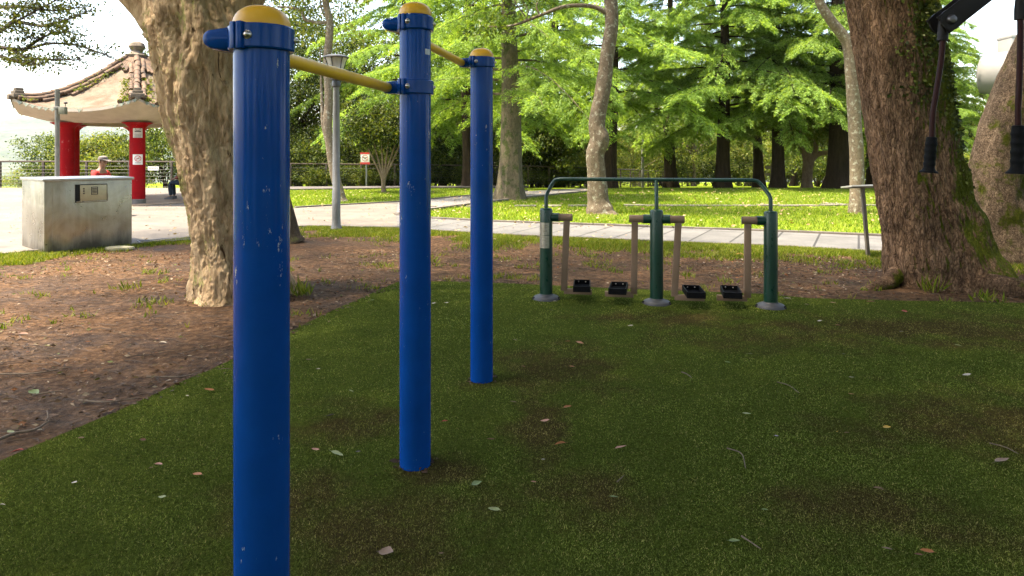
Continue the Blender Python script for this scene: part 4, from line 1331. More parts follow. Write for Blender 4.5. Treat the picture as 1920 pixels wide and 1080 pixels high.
for idx, (pi, sgn, swing, lat) in enumerate(arms):
    p = WP[pi]; d = wd * sgn
    o = p + Vector((0, 0, zc))
    horiz_tube('pivot_sleeve', GREEN, o + d * .03, o + d * .126, .043, wk)
    horiz_tube('pivot_ring', TAUPE, o + d * .1265, o + d * .137, .041, wk)
    mb = MB(); mb.tube([o + d * .138, o + d * .258], .0365, 24)
    arm = mb.build('swing_arm', TAUPE, wk)
    mb = MB(); mb.tube([o + d * .2585, o + d * .2605], .030, 20); mb.build('end_cap', GREYCAP, arm)
    top = o + d * .205 + Vector((0, 0, -.02))
    bot = p + d * (.205 + lat) + wn_ * swing + Vector((0, 0, .095))
    up = (top - bot).normalized()
    M = Matrix((wd, up.cross(wd).normalized(), up)).transposed()
    c = (top + bot) / 2
    mb = MB(); mb.box(c, (.062, .042, (top - bot).length), 0, .006, M)
    foot = bot + d * .25
    f0 = bot + d * .03; cc = (f0 + foot) / 2
    mb.box((cc.x, cc.y, .088), ((foot - f0).length + .055, .0415, .052), math.atan2(wd.y, wd.x), .006)
    mb.build('upright', TAUPE, arm)
    # tray
    tc = bot + d * TOFF[idx]
    rz = math.atan2(wd.y, wd.x) + (0.06 if sgn > 0 else -.04)
    R3 = Matrix.Rotation(rz, 3, 'Z'); z0 = .118
    mb = MB()
    tw, tl, th = .168, .36, .045
    mb.box((tc.x, tc.y, z0 + .006), (tw, tl, .012), rz, .002)
    for sx, sy, wx, wy in ((-1, 0, .010, tl), (1, 0, .010, tl), (0, -1, tw - .021, .010), (0, 1, tw - .021, .010)):
        q = R3 @ Vector((sx * (tw / 2 - .005), sy * (tl / 2 - .005), 0))
        mb.box((tc.x + q.x, tc.y + q.y, z0 + th / 2 + .0125), (wx, wy, th), rz, .002)
    for k in range(7):
        q = R3 @ Vector((0, -tl / 2 + .05 + k * .043, 0))
        mb.box((tc.x + q.x, tc.y + q.y, z0 + .014), (tw - .03, .012, .006), rz, .001)
    tray = mb.build('foot_tray', RUBBER, arm, False)
    for sx in (-1, 1):
        q = R3 @ Vector((sx * .035, tl / 2 - .012, 0))
        mb = MB(); mb.ball((tc.x + q.x, tc.y + q.y, z0 + .038), .007, 8); mb.build('rivet', STEEL, tray)
    mb = MB(); mb.box((tc.x, tc.y, z0 + .0135), (.05, .05, .006), rz); mb.build('tread_plate', plain('worn_metal', (0.3, 0.28, 0.25), .5, .6, .2, 30), tray)
hb_ = []
back = wn_ * .10
def hp(p, z, sh=0.0, b=0.0):
    return p + Vector((0, 0, z)) + wd * sh + wn_ * b
rail = [hp(WP[0], .91), hp(WP[0], 1.03), hp(WP[0], 1.07, .012, .02), hp(WP[0], 1.16, .055, .09), hp(WP[0], 1.19, .08, .10), hp(WP[0], 1.20, .13, .10),
        hp(WP[1], 1.20, 0, .10), hp(WP[2], 1.20, -.15, .10), hp(WP[2], 1.19, -.10, .10), hp(WP[2], 1.16, -.07, .09), hp(WP[2], 1.07, -.012, .02), hp(WP[2], 1.03), hp(WP[2], .91)]
mb = MB()
rs = []
for a, b in zip(rail, rail[1:]):
    n_ = max(1, int((b - a).length / .15))
    rs += [a.lerp(b, k / n_) for k in range(n_)]
rs.append(rail[-1])
mb.tube(rs, .0185, 18)
mb.tube([hp(WP[1], .91), hp(WP[1], 1.04), hp(WP[1], 1.08, 0, .02), hp(WP[1], 1.17, 0, .085), hp(WP[1], 1.198, 0, .10)], .0185, 18)
mb.build('handrail', GREEN, wk)
# info plates on the left post
c0 = math.atan2(-WP[0].y, -WP[0].x)
PLATE = plain('brushed_info_plate', (0.42, 0.38, 0.32), .4, .75, .2, 40)
for z0, z1 in ((.655, .775), (.525, .650)):
    mb = MB(); mb.lathe([(RW + .0015, z0), (RW + .0015, z1)], 16, WP[0], None, c0 - rad(100), c0 + rad(28))
    pl = mb.build('info_plate', PLATE, wk)
    mb = MB()
    for z in np.linspace(z0 + .012, z1 - .012, 9):
        mb.lathe([(RW + .0021, z), (RW + .0021, z + .0022)], 12, WP[0], None, c0 - rad(70), c0 + rad(random.uniform(-20, 12)))
    mb.build('lettering', INK, pl)

# ------------------------------------------------------------------ pull-down trainer at the upper right
DKM = plain('dark_brown_metal', (0.011, 0.008, 0.007), .5, 0, .2, 12, spec=.2)
RODM = plain('dark_red_rod', (0.028, 0.006, 0.005), .5, 0, .2, 12, spec=.15)
tn = thing('pull_down_trainer', 'dark pull-down trainer with two hanging rods and black grips at the upper right', 'exercise machine', (2.35, 2.1, 0))
YT = 2.2
mb = MB(); mb.lathe([(.07, 0), (.07, 2.25), (.05, 2.29), (.001, 2.3)], 28, (2.35, 2.1, 0)); mb.build('post', DKM, tn)
def trainer_side(pv, armend, rod, gr0, gr1, rg):
    mb = MB()
    d = (armend - pv).normalized()
    mb.tube([pv + d * .13, armend], .026, 18)
    sd = d.cross(Vector((0, 1, 0))).normalized()
    for s in (-1, 1):
        M = Matrix((d, Vector((0, 1, 0)), sd)).transposed()
        c = pv + d * .07 + Vector((0, s * .027, 0))
        mb.box(c, (.20, .006, .066), 0, .003, M)
        mb.lathe([(.034, -.004), (.034, .004)], 24, pv + Vector((0, s * .0275, 0)), Matrix.Rotation(PI / 2, 3, 'X'))
    arm = mb.build('arm', DKM, tn)
    mb = MB(); mb.lathe([(.016, 0), (.016, .004), (.012, .011), (.0004, .014)], 18, pv + Vector((0, -.031, 0)), Matrix.Rotation(PI / 2, 3, 'X'))
    mb.build('bolt', plain('dark_bolt', (0.12, 0.11, 0.11), .35, .8, .1, 20), arm)
    mb = MB()
    mb.tube([rod[0] + Vector((0, 0, .05)), rod[0], rod[0] + (rod[1] - rod[0]) * .3], [.012, .0165, .0165], 16)
    r = mb.build('rod_collar', DKM, tn)
    mb = MB(); mb.tube(spline(rod, 14), .0088, 14); mb.build('rod', RODM, tn)
    ax = (gr1 - gr0); L = ax.length; M = ax.to_track_quat('Z', 'Y').to_matrix()
    prof = [(.012, -.002), (rg * .86, .0), (rg * .9, .008)]
    for k in range(4):
        z = L * (.12 + .19 * k)
        prof += [(rg * .92, z), (rg * 1.0, z + .004), (rg * 1.0, z + .010), (rg * .92, z + .014)]
    prof += [(rg * .95, L * .86), (rg * 1.1, L * .92), (rg * 1.55, L * .97), (rg * 1.6, L), (.001, L)]
    mb = MB(); mb.lathe(prof, 24, gr0, M); mb.build('grip', RUBBER, tn)
pv = P(1772, 40, YT)
trainer_side(pv, Vector((1.80, 2.18, 2.20)), [P(1768, 62, YT), P(1765, 110, YT), P(1756, 170, YT), P(1749, 215, YT), P(1747, 264, YT)], P(1747, 258, YT), P(1741, 324, YT), .0175)
pv2 = Vector((1.605, 2.12, 2.02))
trainer_side(pv2, Vector((1.95, 2.12, 2.20)), [P(1913, 18, 2.12), P(1913, 80, 2.12), P(1911, 160, 2.12), P(1909, 200, 2.12), P(1909, 240, 2.12)], P(1909, 236, 2.12), P(1907, 326, 2.12), .0195)
mb = MB(); mb.tube([Vector((1.80, 2.18, 2.20)), Vector((1.95, 2.12, 2.20)), Vector((2.35, 2.1, 2.25))], .03, 16); mb.build('yoke', DKM, tn)

# ------------------------------------------------------------------ steel cabinet
def cabinet_material():
    m, nt, bs = ntree('stained_stainless_steel')
    v = mapping(nt); vz = mapping(nt, (1, 1, .18))
    n = noise_n(nt, vz, 7, 6, .6, .4); n2 = noise_n(nt, v, 2.2, 5, .6, 1.6)
    c = ramp(nt, n2, [(0.3, (0.30, 0.28, 0.22)), (0.7, (0.50, 0.46, 0.39))])
    c = mixc(nt, .35, c, ramp(nt, n, [(.35, (0.24, 0.22, 0.17)), (.7, (0.62, 0.58, 0.50))]))
    tc = nt.nodes.new('ShaderNodeTexCoord'); sp = nt.nodes.new('ShaderNodeSeparateXYZ')
    nt.links.new(tc.outputs['Object'], sp.inputs[0])
    ad = nt.nodes.new('ShaderNodeMath'); ad.operation = 'MULTIPLY_ADD'
    nt.links.new(noise_n(nt, vz, 6, 6, .65), ad.inputs[0]); ad.inputs[1].default_value = .75
    mi = nt.nodes.new('ShaderNodeMath'); mi.operation = 'MULTIPLY'; mi.inputs[1].default_value = -1.1
    nt.links.new(sp.outputs[2], mi.inputs[0]); nt.links.new(mi.outputs[0], ad.inputs[2])
    st = ramp(nt, ad.outputs[0], [(.05, (0, 0, 0)), (.32, (1, 1, 1))])      # splashed dirt along the foot
    c = mixc(nt, mixc(nt, 1, st, (.85, .85, .85), 'MULTIPLY'), c, (0.022, 0.017, 0.010))
    nt.links.new(c, bs.inputs['Base Color'])
    rr = ramp(nt, n2, [(.3, (.24, .24, .24)), (.7, (.42, .42, .42))])
    nt.links.new(rr, bs.inputs['Roughness'])
    me_ = ramp(nt, st, [(0, (.92, .92, .92)), (1, (0, 0, 0))])
    nt.links.new(me_, bs.inputs['Metallic'])
    bump(nt, bs, n2, .12, .03)
    return m
CAB = cabinet_material()
CABT = plain('cabinet_lid_steel', (0.40, 0.39, 0.36), .35, .8, .12, 6)
A = Vector((-6.73, 9.82, 0)); du = Vector((.66, .75, 0)).normalized(); dv = Vector((-du.y, du.x, 0))
cw, cd, chh = 1.17, 1.15, 1.055
cb = thing('steel_cabinet', 'stained stainless steel cabinet standing at the plaza edge in front of the pavilion', 'cabinet', tuple(A + du * cw / 2 + dv * cd / 2))
rz = math.atan2(du.y, du.x); cen = A + du * cw / 2 + dv * cd / 2
mb = MB(); mb.box((cen.x, cen.y, chh / 2), (cw, cd, chh), rz, .004)
for k, wk_ in ((.04, .004),):
    q = A + du * .105 - dv * .002
    mb.box((q.x, q.y, chh / 2), (.012, .006, chh - .01), rz)
mb.build('body', CAB, cb, True, 30)
mb = MB(); mb.box((cen.x, cen.y, chh + .018), (cw + .05, cd + .05, .036), rz, .003); mb.build('lid', CABT, cb, True, 30)
DOOR = plain('yellowed_steel_door', (0.44, 0.39, 0.26), .42, .5, .12, 7)
q = A + du * .60 - dv * .012
mb = MB()
mb.box((q.x, q.y, .865), (.42, .02, .27), rz, .003)
mb.build('door_recess_shade', HOLESHADE, cb)  # black slab stands for the shade around the set-back door
q = A + du * .625 - dv * .030
mb = MB(); mb.box((q.x, q.y, .87), (.355, .022, .235), rz, .004); dr = mb.build('door', DOOR, cb, True, 30)
mb = MB()
q = A + du * .60 - dv * .028
for (a, z, w, h) in ((.405, .742, .405, .016), (.60 - .19 + .39, .868, .012, .262),):
    qq = A + du * (.60 if w > .1 else .812) - dv * .030
    mb.box((qq.x, qq.y, z), (w, .03, h), rz, .002)
mb.build('door_frame', CAB, cb)
mb = MB()
for (a, z, w, h) in ((.635, .955, .085, .008), (.635, .845, .085, .008), (.595, .90, .008, .1185), (.676, .90, .008, .1185)):
    qq = A + du * a - dv * .043
    mb.box((qq.x, qq.y, z), (w, .008, h), rz, .001)
for k in range(4):
    qq = A + du * .635 - dv * .044
    mb.box((qq.x, qq.y, .868 + .021 * k), (.06, .008, .010), rz, .001)
mb.build('vent', INK, dr)
mb = MB()
for z in (.935, .90, .865):
    qq = A + du * .492 - dv * .044
    mb.box((qq.x, qq.y, z), (.02, .010, .02), rz, .002)
mb.build('latch', INK, dr)
# flat stone by its foot and drain grate
s0 = G(232, 468)
mb = MB(); mb.lathe([(.20, .0), (.215, .03), (.20, .055), (.12, .066), (.001, .068)], 18, (s0.x, s0.y - .1, 0))
for i, v in enumerate(mb.v):
    k = 1 + .12 * noise.noise(Vector(v) * 4)
    mb.v[i] = (s0.x + (v[0] - s0.x) * k, s0.y - .1 + (v[1] - s0.y + .1) * k * .55, v[2])
tag(mb.build('flat_stone', plain('mossy_flat_stone', (0.20, 0.185, 0.12), .9, 0, .3, 12, bmp=.3)), 'pale flat stone lying at the right foot of the steel cabinet', 'stone')
g0 = G(312, 453.5)
gr = thing('drain_grate', 'dark slatted drain grate in the plaza edge right of the cabinet', 'grate', (g0.x, g0.y, .03))
mb = MB(); ang = rad(38); M3 = Matrix.Rotation(ang, 3, 'Z')
for sx, sy, wx, wy in ((0, -1, .82, .03), (0, 1, .82, .03), (-1, 0, .03, .36), (1, 0, .03, .36)):
    q = M3 @ Vector((sx * .40, sy * .19, 0))
    mb.box((g0.x + q.x, g0.y + q.y, .034), (wx, wy, .012), ang)
GRM = plain('galvanised_grate', (0.13, 0.13, 0.125), .6, .6, .2, 10)
mb.build('frame', GRM, gr)
mb = MB()
for k in range(9):
    q = M3 @ Vector((0, -.16 + .04 * k, 0))
    mb.box((g0.x + q.x, g0.y + q.y, .037), (.76, .014, .010), ang)
mb.build('slats', GRM, gr)
mb = MB(); mb.box((g0.x, g0.y, .0318), (.78, .36, .002), ang); mb.build('pit_shade', HOLESHADE, gr)  # thin black sheet stands for the shade below the slats

# ------------------------------------------------------------------ lamp post
LP = G(630.5, 432)
lp = thing('lamp_post', 'grey lamp post with a flared lantern standing by the plaza edge', 'street lamp', tuple(LP))
GALV = plain('grey_galvanised', (0.16, 0.158, 0.15), .55, .3, .15, 6, bmp=.1)
mb = MB(); mb.lathe([(.115, 0), (.105, .05), (.082, .12), (.078, .3), (.077, .75), (.071, .76), (.066, 2.0), (.058, 2.72), (.06, 2.73)], 24, LP); mb.build('pole', GALV, lp)
mb = MB(); mb.lathe([(.062, 2.72), (.082, 2.74), (.085, 2.80), (.075, 2.84), (.10, 2.87), (.105, 2.89), (.001, 2.90)], 24, LP); mb.build('collar', plain('dark_grey_metal', (0.06, 0.062, 0.065), .5, .3, .15, 10), lp)
mb = MB(); mb.lathe([(.085, 2.895), (.10, 2.95), (.165, 3.20), (.20, 3.275)], 24, LP)
lm, nt, bs = ntree('frosted_lantern_glass')
bs.inputs['Base Color'].default_value = (0.62, 0.58, 0.52, 1); bs.inputs['Roughness'].default_value = .35
bs.inputs['Transmission Weight'].default_value = .35
mb.build('lantern_glass', lm, lp)
mb = MB()
for k in range(6):
    a = k * PI / 3 + .3
    mb.tube([LP + Vector((math.cos(a) * r, math.sin(a) * r, z)) for r, z in ((.10, 2.89), (.112, 2.95), (.176, 3.2), (.212, 3.28))], .008, 6)
mb.build('lantern_frame', MC['dark_grey_metal'], lp)
mb = MB(); mb.lathe([(.001, 3.275), (.235, 3.275), (.24, 3.285), (.235, 3.30), (.18, 3.325), (.06, 3.345), (.001, 3.35)], 32, LP); mb.build('lantern_lid', MC['dark_grey_metal'], lp)

# ------------------------------------------------------------------ reading panel on a post by the big tree
s = G(1628, 483)
si = thing('reading_panel', 'thin tilted reading panel on a single post left of the massive tree', 'sign', tuple(s))
mb = MB(); zt = .985
tp = P(1617, 352, s.y)
mb.box(((s.x + tp.x) / 2, s.y, zt / 2), (.045, .045, zt + .002), 0, .004, Matrix.Rotation(math.atan2(tp.x - s.x, zt), 3, 'Y'))
mb.build('post', plain('weathered_brown_post', (0.17, 0.14, 0.11), .7, .2, .2, 10), si)
M = Matrix.Rotation(rad(-2), 3, 'Y') @ Matrix.Rotation(rad(-6), 3, 'X')
mb = MB(); mb.box((tp.x, s.y + .02, 1.0), (.44, .32, .022), 0, .003, M); mb.build('panel', plain('panel_alloy', (0.62, 0.6, 0.57), .3, .5, .1, 10), si)
mb = MB(); mb.box((tp.x, s.y + .02, .982), (.36, .26, .012), 0, .003, M); mb.build('panel_bracket', MC['weathered_brown_post'], si)

# ------------------------------------------------------------------ stepping stones
STN = plain('stepping_stone_slab', (0.115, 0.10, 0.08), .9, 0, .3, 5, bmp=.4)
i = 0
for px, py in [(800, 388.2), (848, 388), (893, 387.8), (985, 387), (1035, 387.4), (1085, 386.8), (1190, 386.2), (1228, 386.6), (1268, 387), (1310, 387), (1352, 386.6), (1395, 386.4), (1438, 386), (1478, 386.8), (1515, 386.4), (1555, 385.8), (1590, 385.4), (1632, 385.8), (1672, 385), (1560, 383)]:
    q = G(px, py)
    mb = MB(); w = random.uniform(.50, .62); l = random.uniform(.36, .46)
    n_ = 9
    pol = [(q.x + w / 2 * math.copysign(abs(math.cos(a)) ** .4, math.cos(a)), q.y + l / 2 * math.copysign(abs(math.sin(a)) ** .4, math.sin(a))) for a in [2 * PI * k / 16 + .1 for k in range(16)]]
    mb.prism(pol, -.02, random.uniform(.03, .045))
    tag(mb.build('stepping_stone', STN), 'flat grey slab in the row of stepping stones crossing the lawn', 'stepping stone', 'stepping stones across the lawn')

# ------------------------------------------------------------------ fence
fl = [(-140, 29), (0, 29), (322, 29.5), (545, 32.5), (740, 34), (990, 37), (1100, 41), (1200, 48), (1300, 60), (1430, 66), (1560, 66), (1720, 60), (1900, 52)]
fp = [Vector((PX(a, y), y, 0)) for a, y in fl]
for p in fp: p.z = gz(p.x, p.y)
FW = plain('brown_fence_metal', (0.045, 0.03, 0.02), .7, .1, .2, 8)
fe = thing('park_fence', 'long brown post and cable fence along the edge of the park', 'fence', tuple(fp[2]))
mb, mc_ = MB(), MB()
top = [p + Vector((0, 0, 1.18)) for p in fp]
dense = []
for a, b in zip(fp, fp[1:]):
    n_ = max(1, round((b - a).length / 1.82))
    for k in range(n_):
        q = a.lerp(b, k / n_); dense.append(Vector((q.x, q.y, gz(q.x, q.y))))
dense.append(fp[-1])
for q in dense:
    pb = MB(); pb.box((q.x, q.y, q.z + .57), (.09, .09, 1.2), 0, .006); pb.build('post', FW, fe)
mb.tube([q + Vector((0, 0, 1.185)) for q in dense], .036, 8); mb.build('top_rail', FW, fe)
for k in range(7):
    mc_.tube([q + Vector((0, -.05, .12 + .145 * k)) for q in dense], .007, 4)
mc_.build('cables', plain('fence_cable', (0.05, 0.047, 0.042), .6, .2, .1, 5), fe)

def ring(mb, c, r, t, M, n=28, y=0):
    V, F = [], []
    for k in range(n):
        a = 2 * PI * k / n
        for rr_ in (r - t, r):
            V.append(Vector(c) + M @ Vector((rr_ * math.cos(a), 0, rr_ * math.sin(a))))
    for k in range(n):
        k2 = (k + 1) % n
        F.append([2 * k, 2 * k + 1, 2 * k2 + 1, 2 * k2])
    mb.add(V, F)

# drone ban sign on its own post at the fence
dz = Vector((PX(684.5, 32.6), 32.6, 0)); dz.z = gz(dz.x, dz.y)
ds = thing('warning_sign', 'white drone ban sign with red bands on a post at the fence', 'sign', tuple(dz))
zt = EYE + (HZ - 286) * 32.6 / FPX; zb = EYE + (HZ - 308) * 32.6 / FPX
mb = MB(); mb.box((dz.x + .06, dz.y + .03, (zb + dz.z) / 2), (.07, .05, zb - dz.z + .3), 0, .005); mb.build('post', GALV, ds)
mb = MB(); mb.box((dz.x, dz.y, (zt + zb) / 2), (.42, .02, zt - zb), 0, .003); pl = mb.build('panel', WHITEP, ds)
mb = MB()
mb.box((dz.x, dz.y - .013, zt - .04), (.46, .006, .085), 0); mb.box((dz.x, dz.y - .013, zb + .05), (.46, .006, .10), 0)
mb.build('red_band', REDP, pl)
I3 = Matrix.Identity(3)
mb = MB(); cc = (dz.x, dz.y - .013, (zt + zb) / 2 + .01)
ring(mb, cc, .15, .022, I3)
mb.box(cc, (.26, .002, .020), 0, 0, Matrix.Rotation(rad(40), 3, 'Y')); mb.build('ban_ring', REDP, pl)
mb = MB()
mb.box((cc[0], cc[1] + .001, cc[2] + .02), (.20, .002, .022), 0); mb.box((cc[0], cc[1] + .001, cc[2] + .005), (.08, .002, .06), 0)
for s_ in (-1, 1): mb.box((cc[0] + s_ * .085, cc[1] + .001, cc[2] + .045), (.075, .002, .014), 0)
mb.build('drone_icon', INK, pl)
# small white notice on the fence
q = P(290, 316, 29.2)
ns = thing('fence_notice', 'small white notice plate hanging on the fence right of the red columns', 'notice', (q.x, q.y - .11, q.z))
mb = MB(); mb.box((q.x, q.y - .11, q.z), (.46, .012, .16), 0, .003); pl = mb.build('panel', WHITEP, ns)
mb = MB()
for k in range(6): mb.box((q.x - .17 + .068 * k, q.y - .118, q.z + .005), (.045, .003, .055), 0)
mb.build('lettering', plain('faded_red_ink', (0.5, 0.2, 0.17), .6, 0, .1, 9), pl)

# wooden signpost behind the walker's right half
q = P(1447, 352, 33); zz = gz(q.x, q.y)
sp = thing('signpost', 'weathered wooden signpost with two short boards beside a dark trunk', 'signpost', (q.x, q.y, zz))
WD = plain('pale_weathered_wood', (0.30, 0.24, 0.18), .85, 0, .2, 10)
ztop = EYE + (HZ - 306) * 33 / FPX
mb = MB(); mb.box((q.x, q.y, (ztop + zz) / 2), (.10, .10, ztop - zz), 0, .006); mb.build('post', WD, sp)
for py in (314, 327):
    z = EYE + (HZ - py) * 33 / FPX
    mb = MB(); mb.box((q.x - .16, q.y - .07, z), (.36, .03, .13), 0, .004); mb.build('board', WD, sp)
# far pole
q = P(1205, 352, 44); zz = gz(q.x, q.y)
fpn = thing('far_pole', 'plain grey pole standing beyond the fence above the walker handrail', 'pole', (q.x, q.y, zz))
mb = MB(); mb.lathe([(.10, -.1), (.10, 1.5), (.085, 3.6), (.07, 4.4), (.001, 4.41)], 14, (q.x, q.y, zz)); mb.build('pole', GALV, fpn)

# ------------------------------------------------------------------ pavilion
PC = Vector((-11.7, 21.3, 0)); cdir = Vector((.4855, -.8742, 0)).normalized()
pv_ = thing('pavilion', 'hexagonal park pavilion with red columns and a worn upturned tile roof', 'pavilion', tuple(PC))
def hx(k, r, z):
    d = Matrix.Rotation(rad(60 * k), 3, 'Z') @ cdir
    return PC + d * r + Vector((0, 0, z))
RED = painted('red_column_paint', (0.27, 0.006, 0.009), (0.35, 0.18, 0.16), .60, .5, .05)
PLAST = plain('cream_plaster', (0.42, 0.35, 0.28), .85, 0, .12, 3, bmp=.2)
def roof_mat():
    m, nt, bs = ntree('worn_roof_plaster'); v = mapping(nt)
    n1 = noise_n(nt, v, 1.1, 6, .65); n2 = noise_n(nt, v, 6, 6, .7)
    c = ramp(nt, n2, [(.3, (0.085, 0.06, 0.037)), (.7, (0.135, 0.104, 0.07))])
    c = mixc(nt, ramp(nt, n1, [(.47, (0, 0, 0)), (.60, (1, 1, 1))]), c, (0.10, 0.040, 0.018))
    c = mixc(nt, ramp(nt, noise_n(nt, v, 3.2, 6, .75), [(.61, (0, 0, 0)), (.67, (1, 1, 1))]), c, (0.07, 0.065, 0.03))
    nt.links.new(c, bs.inputs['Base Color']); bs.inputs['Roughness'].default_value = .9
    bump(nt, bs, n2, .5, .05)
    return m
ROOFM = roof_mat()
TILE = plain('terracotta_tile', (0.098, 0.058, 0.034), .85, 0, .7, 5, bmp=.3)
ORN = plain('weathered_ornament', (0.11, 0.085, 0.06), .9, 0, .45, 8, bmp=.4)
STONE = plain('stone_foot', (0.13, 0.115, 0.10), .9, 0, .3, 8, bmp=.3)
mb = MB(); mb.prism([tuple(hx(k, 3.0, 0))[:2] for k in range(6)], 0.0, .045)
mb.build('floor_slab', paving_material('brown_pavilion_floor', (0.27, 0.19, 0.13), (0.31, 0.22, 0.15), (.3, .3, 0), .2, .01, .35, .6), pv_, False)
for k in range(6):
    b = hx(k, 2.05, 0)
    mb = MB(); mb.lathe([(.205, .04), (.205, 1.9), (.205, 2.18), (.215, 2.20)], 28, b); co = mb.build('column', RED, pv_)
    mb = MB(); mb.lathe([(.225, .04), (.225, .16), (.205, .175)], 28, b); mb.build('column_foot', STONE, co)
    mb = MB(); mb.lathe([(.205, 2.17), (.22, 2.21), (.30, 2.29), (.40, 2.335), (.40, 2.35), (.001, 2.351)], 28, b); mb.build('capital', RED, co)
RR = 3.42
def roof_pt(k, f, s, up=0.0):
    """f in 0..1 along the eave between corner k and k+1, s in 0..1 from apex to eave"""
    a, b = hx(k, RR, 0), hx(k + 1, RR, 0)
    e = a.lerp(b, f)
    p = PC.lerp(e, s)
    corner = abs(2 * f - 1) ** 2.2
    z = 2.66 + 1.95 * (1 - s) ** 1.45 + .30 * corner * s ** 4 + up
    return Vector((p.x, p.y, z))
def surf(zoff, s0=0.0, n=14, m=12, flip=False, fn=roof_pt):
    mb = MB()
    for k in range(6):
        V = [fn(k, j / n, s0 + (1 - s0) * i / m, zoff) for i in range(m + 1) for j in range(n + 1)]
        F = [[i * (n + 1) + j, i * (n + 1) + j + 1, (i + 1) * (n + 1) + j + 1, (i + 1) * (n + 1) + j] for i in range(m) for j in range(n)]
        if flip: F = [f[::-1] for f in F]
        mb.add(V, F)
    return mb
mb = surf(0, .02)
roof = mb.build('roof', ROOFM, pv_, True, 50)
def soffit_pt(k, f, s, up):
    q = roof_pt(k, f, 1.0, 0)
    a = hx(k, 2.28, 2.345).lerp(hx(k + 1, 2.28, 2.345), f)
    return a.lerp(q + Vector((0, 0, -.07)), s)
mb = surf(0, 0, 14, 4, True, soffit_pt)
for k in range(6):
    V = []
    for j in range(15):
        q = roof_pt(k, j / 14, 1.0, 0); V += [q, q + Vector((0, 0, -.07))]
    mb.add(V, [[2 * j, 2 * j + 1, 2 * j + 3, 2 * j + 2] for j in range(14)])
    a, b = hx(k, 2.28, 2.345), hx(k + 1, 2.28, 2.345); c, d = hx(k, 1.8, 2.345), hx(k + 1, 1.8, 2.345)
    mb.add([a, b, d, c], [[0, 1, 2, 3]])
    a, b = hx(k, 1.8, 2.345), hx(k + 1, 1.8, 2.345); c, d = hx(k, 1.8, 2.62), hx(k + 1, 1.8, 2.62)
    mb.add([a, b, d, c], [[0, 1, 2, 3]])
mb.add([hx(k, 1.8, 2.60) for k in range(6)], [[0, 1, 2, 3, 4, 5]])
mb.build('soffit', PLAST, pv_, True, 30)
rr_ = random.Random(9)
MOSSL = leaf_mat('roof_weed_leaf', [(0.07, 0.10, 0.02), (0.16, 0.19, 0.03), (0.05, 0.06, 0.02)], .3, .6, 0)
for k in range(6):
    mb = MB()
    d = (hx(k, 1, 0) - PC); sdv = Vector((-d.y, d.x, 0)).normalized()
    for off, rad_, zo in ((0, .085, .11), (-.16, .065, .035), (.16, .065, .035)):
        nseg = 13
        for i in range(nseg):
            if off and rr_.random() < .22: continue
            s0, s1 = .10 + .875 * i / nseg, .10 + .875 * (i + 1.12) / nseg
            a = roof_pt(k, 0, s0, zo) + sdv * off; b = roof_pt(k, 0, min(.985, s1), zo) + sdv * off
            j = Vector((rr_.gauss(0, .008), rr_.gauss(0, .008), rr_.gauss(0, .006)))
            mb.tube([a + j, b + j], [rad_ * .92, rad_ * 1.06], 10)
    rg = mb.build('ridge', TILE, roof, True, 40)
    e = roof_pt(k, 0, 1.0, 0); out = d.normalized()
    mb = MB(); rzz = math.atan2(out.y, out.x)
    mb.box(e - out * .12 + Vector((0, 0, .07)), (.30, .34, .12), rzz, .03)
    mb.box(e - out * .14 + Vector((0, 0, .17)), (.24, .26, .09), rzz, .03)
    mb.box(e - out * .16 + Vector((0, 0, .25)), (.20, .18, .08), rzz, .03)
    mb.tube([e - out * .1 + Vector((0, 0, .02)), e + out * .10 + Vector((0, 0, .03))], [.06, .075], 10)
    mb.build('ridge_ornament', ORN, rg)
    rng = np.random.default_rng(k)
    cs = []
    for i in range(150):
        s_ = rr_.uniform(.25, .97)
        q = roof_pt(k, 0, s_, .02) + sdv * rr_.choice([-.28, .28]) * rr_.uniform(.6, 1.2)
        if noise.noise(q * 1.3) > -.05: cs.append(tuple(q))
    if cs:
        V = leaf_clumps(rng, cs, np.full(len(cs), .05), 8, .05, .12, .4)
        arr_obj('weeds', V, quads(len(V) // 4), MOSSL, roof)
# tile rows round the apex and broken tile rows along the hips
def tile_row(pts, rs):
    t_ = MB(); t_.tube(pts, rs, 8); t_.build('tile_row', TILE, roof, True, 40)
for k in range(6):
    for f in (.12, .25, .38, .5, .62, .75, .88):
        s0, s1 = .06, rr_.uniform(.16, .30) + (.14 if f in (.12, .88) else 0)
        tile_row([roof_pt(k, f, s0, .05), roof_pt(k, f, (s0 + s1) / 2, .045), roof_pt(k, f, s1, .04)], [.05, .06, .065])
    for f in (.09, .91, .15, .85):
        i = 0
        while i < 7:
            run = rr_.choice([1, 1, 2])
            if rr_.random() < .55:
                s0 = .30 + .095 * i
                j = Vector((rr_.gauss(0, .03), rr_.gauss(0, .03), rr_.uniform(0, .02)))
                tile_row([roof_pt(k, f, s0, .03) + j, roof_pt(k, f, min(.98, s0 + .09 * run), .03) + j], [.055, .066])
            i += run
mb = MB()
for k in range(6):
    for f in list(np.arange(.05, .40, .052)) + list(np.arange(.80, .97, .052)) + [.52]:
        q = roof_pt(k, f, 1.0, 0); q2 = roof_pt(k, f + .045, 1.0, 0); o_ = ((q + q2) / 2 - PC); o_.z = 0; o_.normalize()
        m_ = (q + q2) / 2 + Vector((0, 0, -.10)) + o_ * .03
        V = [q + o_ * .012, q2 + o_ * .012, m_, q + o_ * .028, q2 + o_ * .028, m_ + o_ * .016]
        mb.add(V, [[0, 1, 2], [5, 4, 3], [0, 3, 4, 1], [1, 4, 5, 2], [2, 5, 3, 0]])
mb.build('eave_tiles', plain('green_grey_eave_tile', (0.17, 0.19, 0.15), .8, 0, .35, 9, bmp=.2), roof, False)
